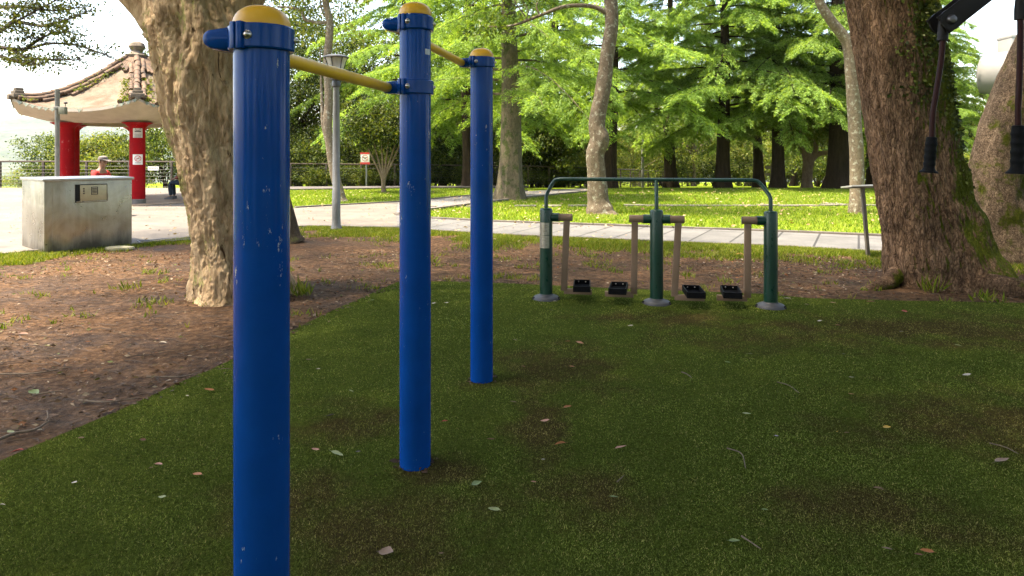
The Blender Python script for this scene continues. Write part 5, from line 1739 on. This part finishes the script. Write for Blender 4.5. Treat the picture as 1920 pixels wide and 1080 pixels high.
mb = MB(); mb.lathe([(.30, 4.47), (.33, 4.53), (.22, 4.60), (.16, 4.66), (.20, 4.71), (.235, 4.80), (.20, 4.90), (.10, 4.96), (.001, 4.97)], 22, PC)
for i, v in enumerate(mb.v):
    w_ = 1 + .10 * noise.noise(Vector(v) * 7); mb.v[i] = (PC.x + (v[0] - PC.x) * w_, PC.y + (v[1] - PC.y) * w_, v[2])
mb.build('finial', ORN, roof)

def column_notice(name, label, py, w, h, kind):
    col = hx(0, 2.05, 0); view = Vector((-col.x, -col.y, 0)).normalized()
    c0 = math.atan2(view.y, view.x)
    z = EYE + (HZ - py) * (col.length - .2) / FPX * .985
    t = thing(name, label, 'notice', (col.x + view.x * .21, col.y + view.y * .21, z))
    hw = w / .21 / 2; off = rad(3)
    mb = MB(); mb.lathe([(.2085, z - h / 2), (.2085, z + h / 2)], 10, col, None, c0 + off - hw, c0 + off + hw); pn = mb.build('panel', WHITEP if kind == 'ban' else plain('aged_paper', (0.50, 0.46, 0.41), .7, 0, .15, 30), t)
    d = Matrix.Rotation(off, 3, 'Z') @ view; sdv = Vector((-d.y, d.x, 0))
    cc = col + d * .2105; cc.z = z
    M = Matrix((sdv, d, Vector((0, 0, 1)))).transposed()
    mb = MB()
    if kind == 'ban':
        cc.z += h * .1
        ring(mb, cc, .085, .016, M); mb.box(cc, (.15, .002, .014), 0, 0, M @ Matrix.Rotation(rad(-45), 3, 'Y')); mb.build('ban_ring', REDP, pn)
        mb = MB(); mb.box(cc + d * .0015, (.09, .001, .012), 0, 0, M @ Matrix.Rotation(rad(12), 3, 'Y'))
        for k in range(7): mb.box(Vector((cc.x, cc.y, z - h * .32)) + sdv * (.02 * (k - 3)) , (.013, .001, .02), 0, 0, M)
        mb.build('lettering', INK, pn)
    else:
        mb.box(cc, (.16, .002, .03), 0, 0, M)
        for k in range(5): mb.box(Vector((cc.x, cc.y, z - .08 - .025 * k)), (.18 - .02 * (k % 2), .001, .006), 0, 0, M)
        ring(mb, Vector((cc.x, cc.y, z + .09)), .07, .008, M)
        mb.build('lettering', INK, pn)
column_notice('column_notice', 'aged white paper notice high on the front red column', 251, .255, .36, 'paper')
column_notice('column_notice', 'white smoking ban notice with red ring lower on the front red column', 298, .27, .29, 'ban')

# pole with a small box and camera in front of the pavilion
q = Vector((PX(107.5, 14), 14, 0))
cp = thing('camera_pole', 'plain grey pole with a small floodlight box in front of the pavilion', 'pole', tuple(q))
mb = MB(); mb.lathe([(.045, 0), (.045, 2.74), (.047, 2.745), (.047, 2.78), (.001, 2.785)], 18, q); mb.build('pole', plain('grey_pvc_pole', (0.17, 0.165, 0.15), .6, .1, .2, 8), cp)
mb = MB(); mb.box((q.x + .10, q.y - .02, 2.40), (.14, .03, .03), 0, .004); mb.box((q.x + .02, q.y - .02, 2.40), (.11, .11, .05), 0, .008); mb.build('bracket', MC['grey_pvc_pole'], cp)
mb = MB(); mb.box((q.x + .135, q.y - .03, 2.34), (.13, .10, .15), 0, .01); mb.build('floodlight', plain('dull_olive_housing', (0.13, 0.125, 0.09), .5, .2, .2, 12), cp)
mb = MB(); mb.ball((q.x + .19, q.y - .03, 2.50), (.035, .05, .026), 12); mb.tube([(q.x + .185, q.y - .03, 2.42), (q.x + .185, q.y - .03, 2.49)], .008, 6); mb.build('camera_head', INK, cp)

# ------------------------------------------------------------------ white building at the right edge
WB = plain('white_wall_paint', (0.23, 0.225, 0.22), .7, 0, .06, 3)
wbx = PX(1897, 26)
wb = thing('white_building', 'white building with a rounded drum showing beyond the leaning trunk at right edge', 'building', (wbx + 4, 28, 0))
mb = MB(); mb.box((wbx + 4.0, 26.4, 2.95), (8, .8, 5.9), 0, .03); mb.build('wall', WB, wb)
mb = MB(); mb.box((wbx + 4.0, 26.4, 5.95), (8.02, .82, .12), 0, .02); mb.build('roof', WB, wb)
mb = MB(); mb.box((wbx + 4.0, 25.985, .75), (8.02, .06, 1.5), 0, .01); mb.build('plinth', plain('grey_plinth', (0.2, 0.19, 0.18), .8, 0, .15, 4), wb)
dc = P(1886, 143, 24.6); ax = Vector((.62, -.78, 0)).normalized()
M = ax.to_track_quat('Z', 'Y').to_matrix()
mb = MB(); mb.lathe([(.001, -.72), (.66, -.72), (.80, -.66), (.86, -.5), (.88, 0), (.86, .30), (.82, .34), (.77, .31), (.76, .25), (.001, .25)], 40, dc, M); mb.build('drum', plain('weathered_white_drum', (0.135, 0.13, 0.122), .7, 0, .15, 2), wb, True, 30)
for k in range(3):
    mb = MB(); mb.box((wbx + 2.5 + 2 * k, 25.99, 4.2), (1.1, .05, 1.2), 0, .01); mb.build('window', plain('dark_window_glass', (0.03, 0.035, 0.04), .1, 0, .1, 2), wb)

# ------------------------------------------------------------------ people
SKIN = plain('skin', (0.20, 0.105, 0.065), .55, 0, .1, 10)
def skin_body(name, joints, edges, mat, parent, sub=1):
    me = bpy.data.meshes.new(name)
    r0 = ROOT.get(parent, Vector((0, 0, 0)))
    me.from_pydata([tuple(Vector(j[0]) - r0) for j in joints], edges, [])
    o = obj(name, me, mat, parent)
    sk = o.modifiers.new('skin', 'SKIN'); sk.use_smooth_shade = True
    if not me.skin_vertices: return o
    for v, j in zip(me.skin_vertices[0].data, joints):
        v.radius = (j[1], j[1]) if not hasattr(j[1], '__len__') else j[1]
    me.skin_vertices[0].data[0].use_root = True
    ss = o.modifiers.new('sub', 'SUBSURF'); ss.levels = ss.render_levels = sub
    return o

def seated(label, base, face, shirt, trousers, seat, hat=None, lean=.12):
    """a person seated at BASE (hips above it), facing direction FACE"""
    f = Vector(face).normalized(); s = Vector((f.y, -f.x, 0)); up = Vector((0, 0, 1))
    t = thing('person', label, 'person', base)
    b = Vector(base)
    def p(fw, sd, z): return b + f * fw + s * sd + up * z
    hz = seat + .09
    J = [(p(0, 0, hz), .125), (p(.03, 0, hz + .16), .12), (p(lean * .7, 0, hz + .34), .135), (p(lean, 0, hz + .47), .085), (p(lean + .03, 0, hz + .55), .052)]
    E = [(0, 1), (1, 2), (2, 3), (3, 4)]
    H = p(lean + .07, 0, hz + .68)
    J += [(p(lean + .05, 0, hz + .60), .065), (H, .095), (H + up * .06 + f * -.01, .082)]; E += [(4, 5), (5, 6), (6, 7)]
    for sg in (-1, 1):
        n0 = len(J)
        J += [(p(lean, sg * .17, hz + .42), .058), (p(lean + .06, sg * .23, hz + .18), .045), (p(lean + .26, sg * .16, hz + .10), .036), (p(lean + .33, sg * .13, hz + .10), .026)]
        E += [(3, n0), (n0, n0 + 1), (n0 + 1, n0 + 2), (n0 + 2, n0 + 3)]
        n1 = len(J)
        J += [(p(.10, sg * .10, hz - .01), .088), (p(.44, sg * .12, hz - .01), .062), (p(.42, sg * .12, .26), .05), (p(.40, sg * .12, .09), .038), (p(.56, sg * .13, .045), .032)]
        E += [(0, n1), (n1, n1 + 1), (n1 + 1, n1 + 2), (n1 + 2, n1 + 3), (n1 + 3, n1 + 4)]
        # five fingers closing from the hand
        for k, (dx, ln) in enumerate(((-.024, .05), (-.008, .06), (.008, .062), (.024, .055), (.034, .035))):
            n2 = len(J)
            h0 = p(lean + .33, sg * .13 + dx, hz + .10)
            J += [(h0 + f * .035, .009), (h0 + f * (.035 + ln * .6) - up * .014, .008), (h0 + f * (.03 + ln) - up * .035, .006)]
            E += [(n0 + 3, n2), (n2, n2 + 1), (n2 + 1, n2 + 2)]
    skin_body('body', J, E, SKIN, t)
    # clothes
    g = 1.16
    JS = [(J[i][0], J[i][1] * g) for i in (0, 1, 2, 3)]; ES = [(0, 1), (1, 2), (2, 3)]
    JT = [(J[0][0], .140)]; ET = []
    k0 = 8
    for sg in range(2):
        o = k0 + sg * 24
        n0 = len(JS); JS += [(J[o][0], .072), (J[o + 1][0], .058), (J[o + 1][0].lerp(J[o + 2][0], .55), .05)]
        ES += [(3, n0), (n0, n0 + 1), (n0 + 1, n0 + 2)]
        n0 = len(JT); JT += [(J[o + 4][0], .102), (J[o + 5][0], .076), (J[o + 6][0], .066), (J[o + 7][0] + up * .02, .056)]
        ET += [(0, n0), (n0, n0 + 1), (n0 + 1, n0 + 2), (n0 + 2, n0 + 3)]
        mb = MB(); q = J[o + 7][0]
        mb.hull([q + f * a + s * c + up * (d - .09) for a, c, d in ((-.07, -.04, 0), (-.07, .04, 0), (.18, -.045, 0), (.18, .045, 0), (.21, 0, 0), (-.06, -.035, .09), (-.06, .035, .09), (.06, -.035, .09), (.06, .035, .09), (.19, -.03, .035), (.19, .03, .035))])
        mb.build('shoe', plain('dark_shoe', (0.05, 0.045, 0.045), .6, 0, .2, 20), t)
    skin_body('shirt', JS, ES, shirt, t)
    skin_body('trousers', JT, ET, trousers, t)
    # face and hair or hat
    mb = MB(); mb.hull([H + f * a + s * c + up * d for a, c, d in ((.085, -.012, .03), (.085, .012, .03), (.125, 0, -.005), (.09, -.018, -.015), (.09, .018, -.015))]); mb.build('nose', SKIN, t)
    for sg in (-1, 1):
        mb = MB(); mb.ball(H + f * .082 + s * (sg * .034) + up * .028, (.013, .013, .008), 8); mb.build('eye', INK, t)
        mb = MB(); mb.ball(H + s * (sg * .092) + up * .01 - f * .005, (.018, .018, .032), 8); mb.build('ear', SKIN, t)
    mb = MB(); mb.box(H + f * .088 - up * .045, (.012, .045, .010), math.atan2(f.y, f.x), .003); mb.build('mouth', plain('lip', (0.3, 0.1, 0.08), .5, 0, .1, 9), t)
    M = Matrix((f, s, up)).transposed()
    if hat:
        mb = MB(); mb.lathe([(.100, .0), (.104, .03), (.094, .068), (.055, .092), (.001, .10)], 20, H + up * .045 - f * .01, M)
        mb.hull([H + up * .045 + f * a + s * c + up * d for a, c, d in ((.07, -.085, 0), (.07, .085, 0), (.19, -.05, -.015), (.19, .05, -.015), (.205, 0, -.018), (.07, -.085, .012), (.07, .085, .012), (.19, 0, -.005))])
        mb.build('cap', hat, t)
    else:
        mb = MB(); mb.ball(H + up * .045 - f * .025, (.105, .105, .095), 16); mb.build('hair', INK, t)
    return t
def bench(name, label, c, length, rz, seat, mat):
    t = thing(name, label, 'bench', tuple(c))
    mb = MB(); mb.box((c.x, c.y, c.z + seat - .03), (length, .36, .06), rz, .01); mb.build('seat', mat, t)
    for s_ in (-1, 1):
        q = Matrix.Rotation(rz, 3, 'Z') @ Vector((s_ * (length / 2 - .2), 0, 0))
        mb = MB(); mb.box((c.x + q.x, c.y + q.y, c.z + (seat - .06) / 2), (.14, .30, seat - .06), rz, .01); mb.build('leg', mat, t)
BW = plain('brown_bench_wood', (0.16, 0.10, 0.065), .8, 0, .25, 9)
q = Vector((PX(180, 15.6), 15.6, .03))
bench('bench', 'low bench hidden behind the steel cabinet under the capped person', q, 1.3, .2, .47, BW)
seated('person in red shirt and grey cap seated behind the steel cabinet', (q.x, q.y, .03), (.96, -.28, 0), plain('red_shirt_cloth', (0.32, 0.012, 0.010), .85, 0, .15, 12), plain('grey_trouser_cloth', (0.08, 0.08, 0.085), .9, 0, .15, 12), .47, plain('grey_cap_cloth', (0.12, 0.10, 0.09), .9, 0, .15, 14), .14)
q = Vector((PX(347, 21.4), 21.4, .045))
bench('bench', 'brown bench in the pavilion partly behind the fluted tree', q + Vector((.55, 0.02, 0)), 1.3, 0, .44, BW)
seated('person in dark jeans seated in the pavilion, half hidden by the fluted trunk', (q.x + .02, q.y, .045), (-1, -.05, 0), plain('dark_red_shirt_cloth', (0.22, 0.05, 0.045), .85, 0, .15, 12), plain('dark_denim', (0.018, 0.028, 0.042), .9, 0, .25, 14), .44, None, .05)

# ------------------------------------------------------------------ fallen leaves and twigs one can count
LC = {'orange': (0.46, 0.165, 0.055), 'rust': (0.20, 0.075, 0.03), 'salmon': (0.50, 0.23, 0.15), 'brown': (0.23, 0.135, 0.08), 'dark': (0.055, 0.035, 0.025), 'pale': (0.50, 0.42, 0.32), 'green': (0.17, 0.23, 0.07), 'palegreen': (0.35, 0.38, 0.17), 'red': (0.48, 0.06, 0.04), 'yellow': (0.55, 0.33, 0.03), 'lilac': (0.5, 0.38, 0.55), 'magenta': (0.5, 0.03, 0.12)}
LMAT = {}
def leaf_surface(c):
    if c not in LMAT:
        LMAT[c] = plain('fallen_leaf_' + c, [x * .72 for x in LC[c]], .6, 0, .25, 40)
    return LMAT[c]
LSH = {}
def leaf_mesh(c, shape):
    if (c, shape) in LSH: return LSH[(c, shape)]
    rnd = random.Random(shape * 7 + 1)
    curl = (.25, .7, -.2, 1.2)[shape]; fold = (.3, .5, .7, .2)[shape]; wid = (.36, .42, .30, .62)[shape]
    V, F = [], []
    n = 7
    for i in range(n + 1):
        t = i / n
        w = wid * .5 * (math.sin(PI * t ** .85)) ** .8 * (1 + .12 * rnd.uniform(-1, 1)) + .004
        z0 = .25 * curl * (t - .5) ** 2 * .9
        for s_ in (-1, -.5, 0, .5, 1):
            V.append((t - .5, s_ * w + .06 * math.sin(t * 3) * curl, z0 + abs(s_) ** 1.5 * w * fold + rnd.uniform(0, .012)))
    for i in range(n):
        for k in range(4): F.append([i * 5 + k, i * 5 + k + 1, (i + 1) * 5 + k + 1, (i + 1) * 5 + k])
    m0 = len(V)
    V += [(-.5, -.012, .05 * curl), (-.5, .012, .05 * curl), (-.68, .03, .03), (-.68, .05, .03)]
    F.append([m0, m0 + 1, m0 + 3, m0 + 2])
    me = mk_mesh('fallen_leaf', V, F, True); me.materials.append(leaf_surface(c))
    LSH[(c, shape)] = me
    return me
LEAVES = [(578, 683, 'brown', 10), (597, 701, 'pale', 8), (658, 743, 'palegreen', 11), (619, 790, 'dark', 16), (591, 855, 'salmon', 16), (632, 863, 'palegreen', 28), (671, 859, 'dark', 11), (834, 801, 'red', 14), (920, 836, 'rust', 17), (837, 574, 'pale', 9), (813, 575, 'pale', 9), (698, 569, 'green', 11), (872, 615, 'pale', 7),
          (1041, 571, 'pale', 9), (1033, 588, 'dark', 9), (1182, 618, 'pale', 11), (966, 645, 'brown', 9), (1064, 648, 'orange', 11), (1087, 651, 'orange', 16), (1072, 696, 'orange', 12), (981, 696, 'rust', 9), (1364, 688, 'green', 13), (1405, 672, 'palegreen', 12), (962, 764, 'brown', 14), (1064, 774, 'orange', 17), (1022, 800, 'salmon', 18), (1050, 844, 'orange', 22), (1164, 851, 'salmon', 25), (1400, 787, 'palegreen', 17), (1018, 874, 'pale', 9), (1456, 829, 'lilac', 8),
          (1797, 656, 'palegreen', 14), (1597, 717, 'pale', 11), (1596, 749, 'orange', 16), (1663, 813, 'yellow', 15), (1588, 823, 'brown', 10), (1570, 821, 'yellow', 6), (1582, 672, 'dark', 10), (1571, 617, 'salmon', 10), (1690, 629, 'pale', 9), (1880, 877, 'brown', 30), (1812, 712, 'pale', 16), (1537, 609, 'pale', 9), (1695, 590, 'red', 13), (1543, 556, 'orange', 15), (1512, 577, 'brown', 10), (1632, 572, 'salmon', 16), (1562, 574, 'salmon', 12), (1476, 566, 'pale', 15),
          (152, 833, 'brown', 12), (268, 837, 'rust', 12), (297, 884, 'salmon', 18), (284, 890, 'rust', 10), (370, 903, 'orange', 22), (304, 946, 'palegreen', 15), (139, 919, 'pale', 13), (4, 961, 'pale', 14), (894, 921, 'green', 22), (926, 970, 'palegreen', 24), (1000, 917, 'salmon', 12), (1151, 946, 'green', 18), (724, 1053, 'brown', 34), (827, 1054, 'brown', 9),
          (1647, 930, 'brown', 20), (1377, 1030, 'green', 22), (1663, 1045, 'brown', 21), (1738, 1050, 'orange', 24), (1722, 1056, 'rust', 16), (1434, 971, 'green', 13), (392, 741, 'orange', 19), (351, 752, 'pale', 7),
          (63, 740, 'green', 24), (21, 629, 'magenta', 9), (43, 629, 'rust', 20), (20, 814, 'palegreen', 16), (32, 858, 'red', 22), (70, 810, 'pale', 18), (101, 782, 'brown', 18), (205, 754, 'salmon', 12), (305, 645, 'pale', 14), (1390, 480, 'orange', 22), (1465, 465, 'orange', 16), (1700, 515, 'orange', 16)]
NAMES = {'palegreen': 'pale green', 'dark': 'dark brown', 'pale': 'bleached'}
lr = random.Random(21)
for (px, py, c, w) in LEAVES:
    q = G(px, py); on_turf = pip(np.array([q.x]), np.array([q.y]), turf_poly)[0]
    L = max(.018, w * q.y / FPX * .98)
    o = bpy.data.objects.new('fallen_leaf', leaf_mesh(c, lr.randrange(4))); COL.objects.link(o)
    o.location = (q.x, q.y, .032 if on_turf else .012)
    o.rotation_euler = (lr.uniform(-.25, .25), lr.uniform(-.2, .2), lr.choice([0, PI]) + lr.uniform(-.5, .5))
    o.scale = (L, L, L)
    nm = NAMES.get(c, c)
    kind = 'flower petal' if c in ('lilac', 'magenta') else 'fallen leaf'
    tag(o, f'{nm} {kind} lying on the {"green turf" if on_turf else "bare ground"}', 'petal' if 'petal' in kind else 'leaf', f'{nm} {kind} on the {"turf" if on_turf else "soil"}')
TW = plain('turf_twig', (0.13, 0.095, 0.065), .9, 0, .3, 30)
for pts, r, lab in [([(1278, 706), (1288, 710), (1297, 717)], .004, 'short twig on the turf below the walker centre'), ([(1457, 725), (1480, 732), (1498, 746)], .003, 'curved twig on the turf in front of the walker right post'),
                    ([(1363, 852), (1390, 862), (1398, 890)], .0035, 'hooked twig on the right middle of the turf'), ([(1390, 1020), (1408, 1032), (1427, 1045)], .0035, 'straight twig beside a green leaf near the bottom'), ([(1855, 842), (1885, 850), (1910, 863)], .003, 'thin twig near the right edge above a large brown leaf'),
                    ([(1157, 916), (1164, 910), (1170, 904)], .003, 'tiny straight twig right of the turf centre'), ([(-10, 836), (30, 820), (65, 814), (92, 797)], .009, 'long crooked stick on the soil at the left edge'), ([(85, 800), (90, 792), (88, 780)], .004, 'side twig standing by the long crooked stick'),
                    ([(148, 757), (200, 760), (262, 752)], .006, 'long twig lying on the soil against the turf edge'), ([(275, 712), (340, 712), (375, 703)], .006, 'dark twig lying beside the turf edge'), ([(0, 707), (70, 705), (135, 693)], .006, 'long dark twig on the soil left of the centre'), ([(60, 748), (95, 741), (120, 738)], .005, 'thin twig beside a green leaf on the soil')]:
    mb = MB(); on = lab.find('turf') > 0 or 'leaf near' in lab or 'right edge' in lab
    pp = spline([G(a, b) + Vector((0, 0, .03 if r < .005 and 'soil' not in lab else .014 + r)) for a, b in pts], 10)
    mb.tube(pp, [r * (1 - .5 * i / 9) for i in range(10)], 6)
    tag(mb.build('twig', TW), lab, 'twig', 'twigs on the ground')
# grass-like weeds by the tree feet
for px, py, n_, h_, lab in [(563, 556, 46, .20, 'weed tuft beside the nearest blue post at the fluted tree foot'), (415, 560, 14, .17, 'weed tuft in front of the fluted tree foot'), (1745, 548, 34, .20, 'weed tuft at the massive tree foot'), (1850, 566, 40, .12, 'weed tuft on the mossy root'), (115, 472, 20, .22, 'weed tuft at the steel cabinet foot'), (238, 545, 22, .12, 'weed tuft on the soil in front of the cabinet'), (1730, 540, 26, .14, 'weed tuft left of the mossy root')]:
    q = G(px, py); rng = np.random.default_rng(px)
    C = np.stack([q.x + rng.normal(0, .06, n_), q.y + rng.normal(0, .05, n_), np.full(n_, .005)], 1)
    A_ = np.stack([rng.normal(0, .5, n_), rng.normal(0, .5, n_), np.ones(n_)], 1)
    V = leaf_quads(C, A_, np.stack([rng.normal(0, 1, n_), rng.normal(-1, 1, n_), np.zeros(n_)], 1), rng.uniform(.5, 1.2, n_) * h_, np.full(n_, .016))
    tag(arr_obj('weed', V, quads(n_), VERGE), lab, 'weed')

# ------------------------------------------------------------------ the air over the valley
hz_m = bpy.data.materials.new('thin_air'); hz_m.use_nodes = True
nt = hz_m.node_tree; nt.nodes.remove(nt.nodes['Principled BSDF'])
pvn = nt.nodes.new('ShaderNodeVolumePrincipled')
pvn.inputs['Color'].default_value = (0.82, 0.9, 1.0, 1); pvn.inputs['Density'].default_value = 0.00007
nt.links.new(pvn.outputs[0], nt.nodes['Material Output'].inputs['Volume'])
mb = MB(); mb.box((-300, 1500, 130), (6600, 3400, 460), 0)
USE_HAZE = True
if USE_HAZE:
    h = mb.build('haze', hz_m, smooth=False); structure(h, 'stuff')
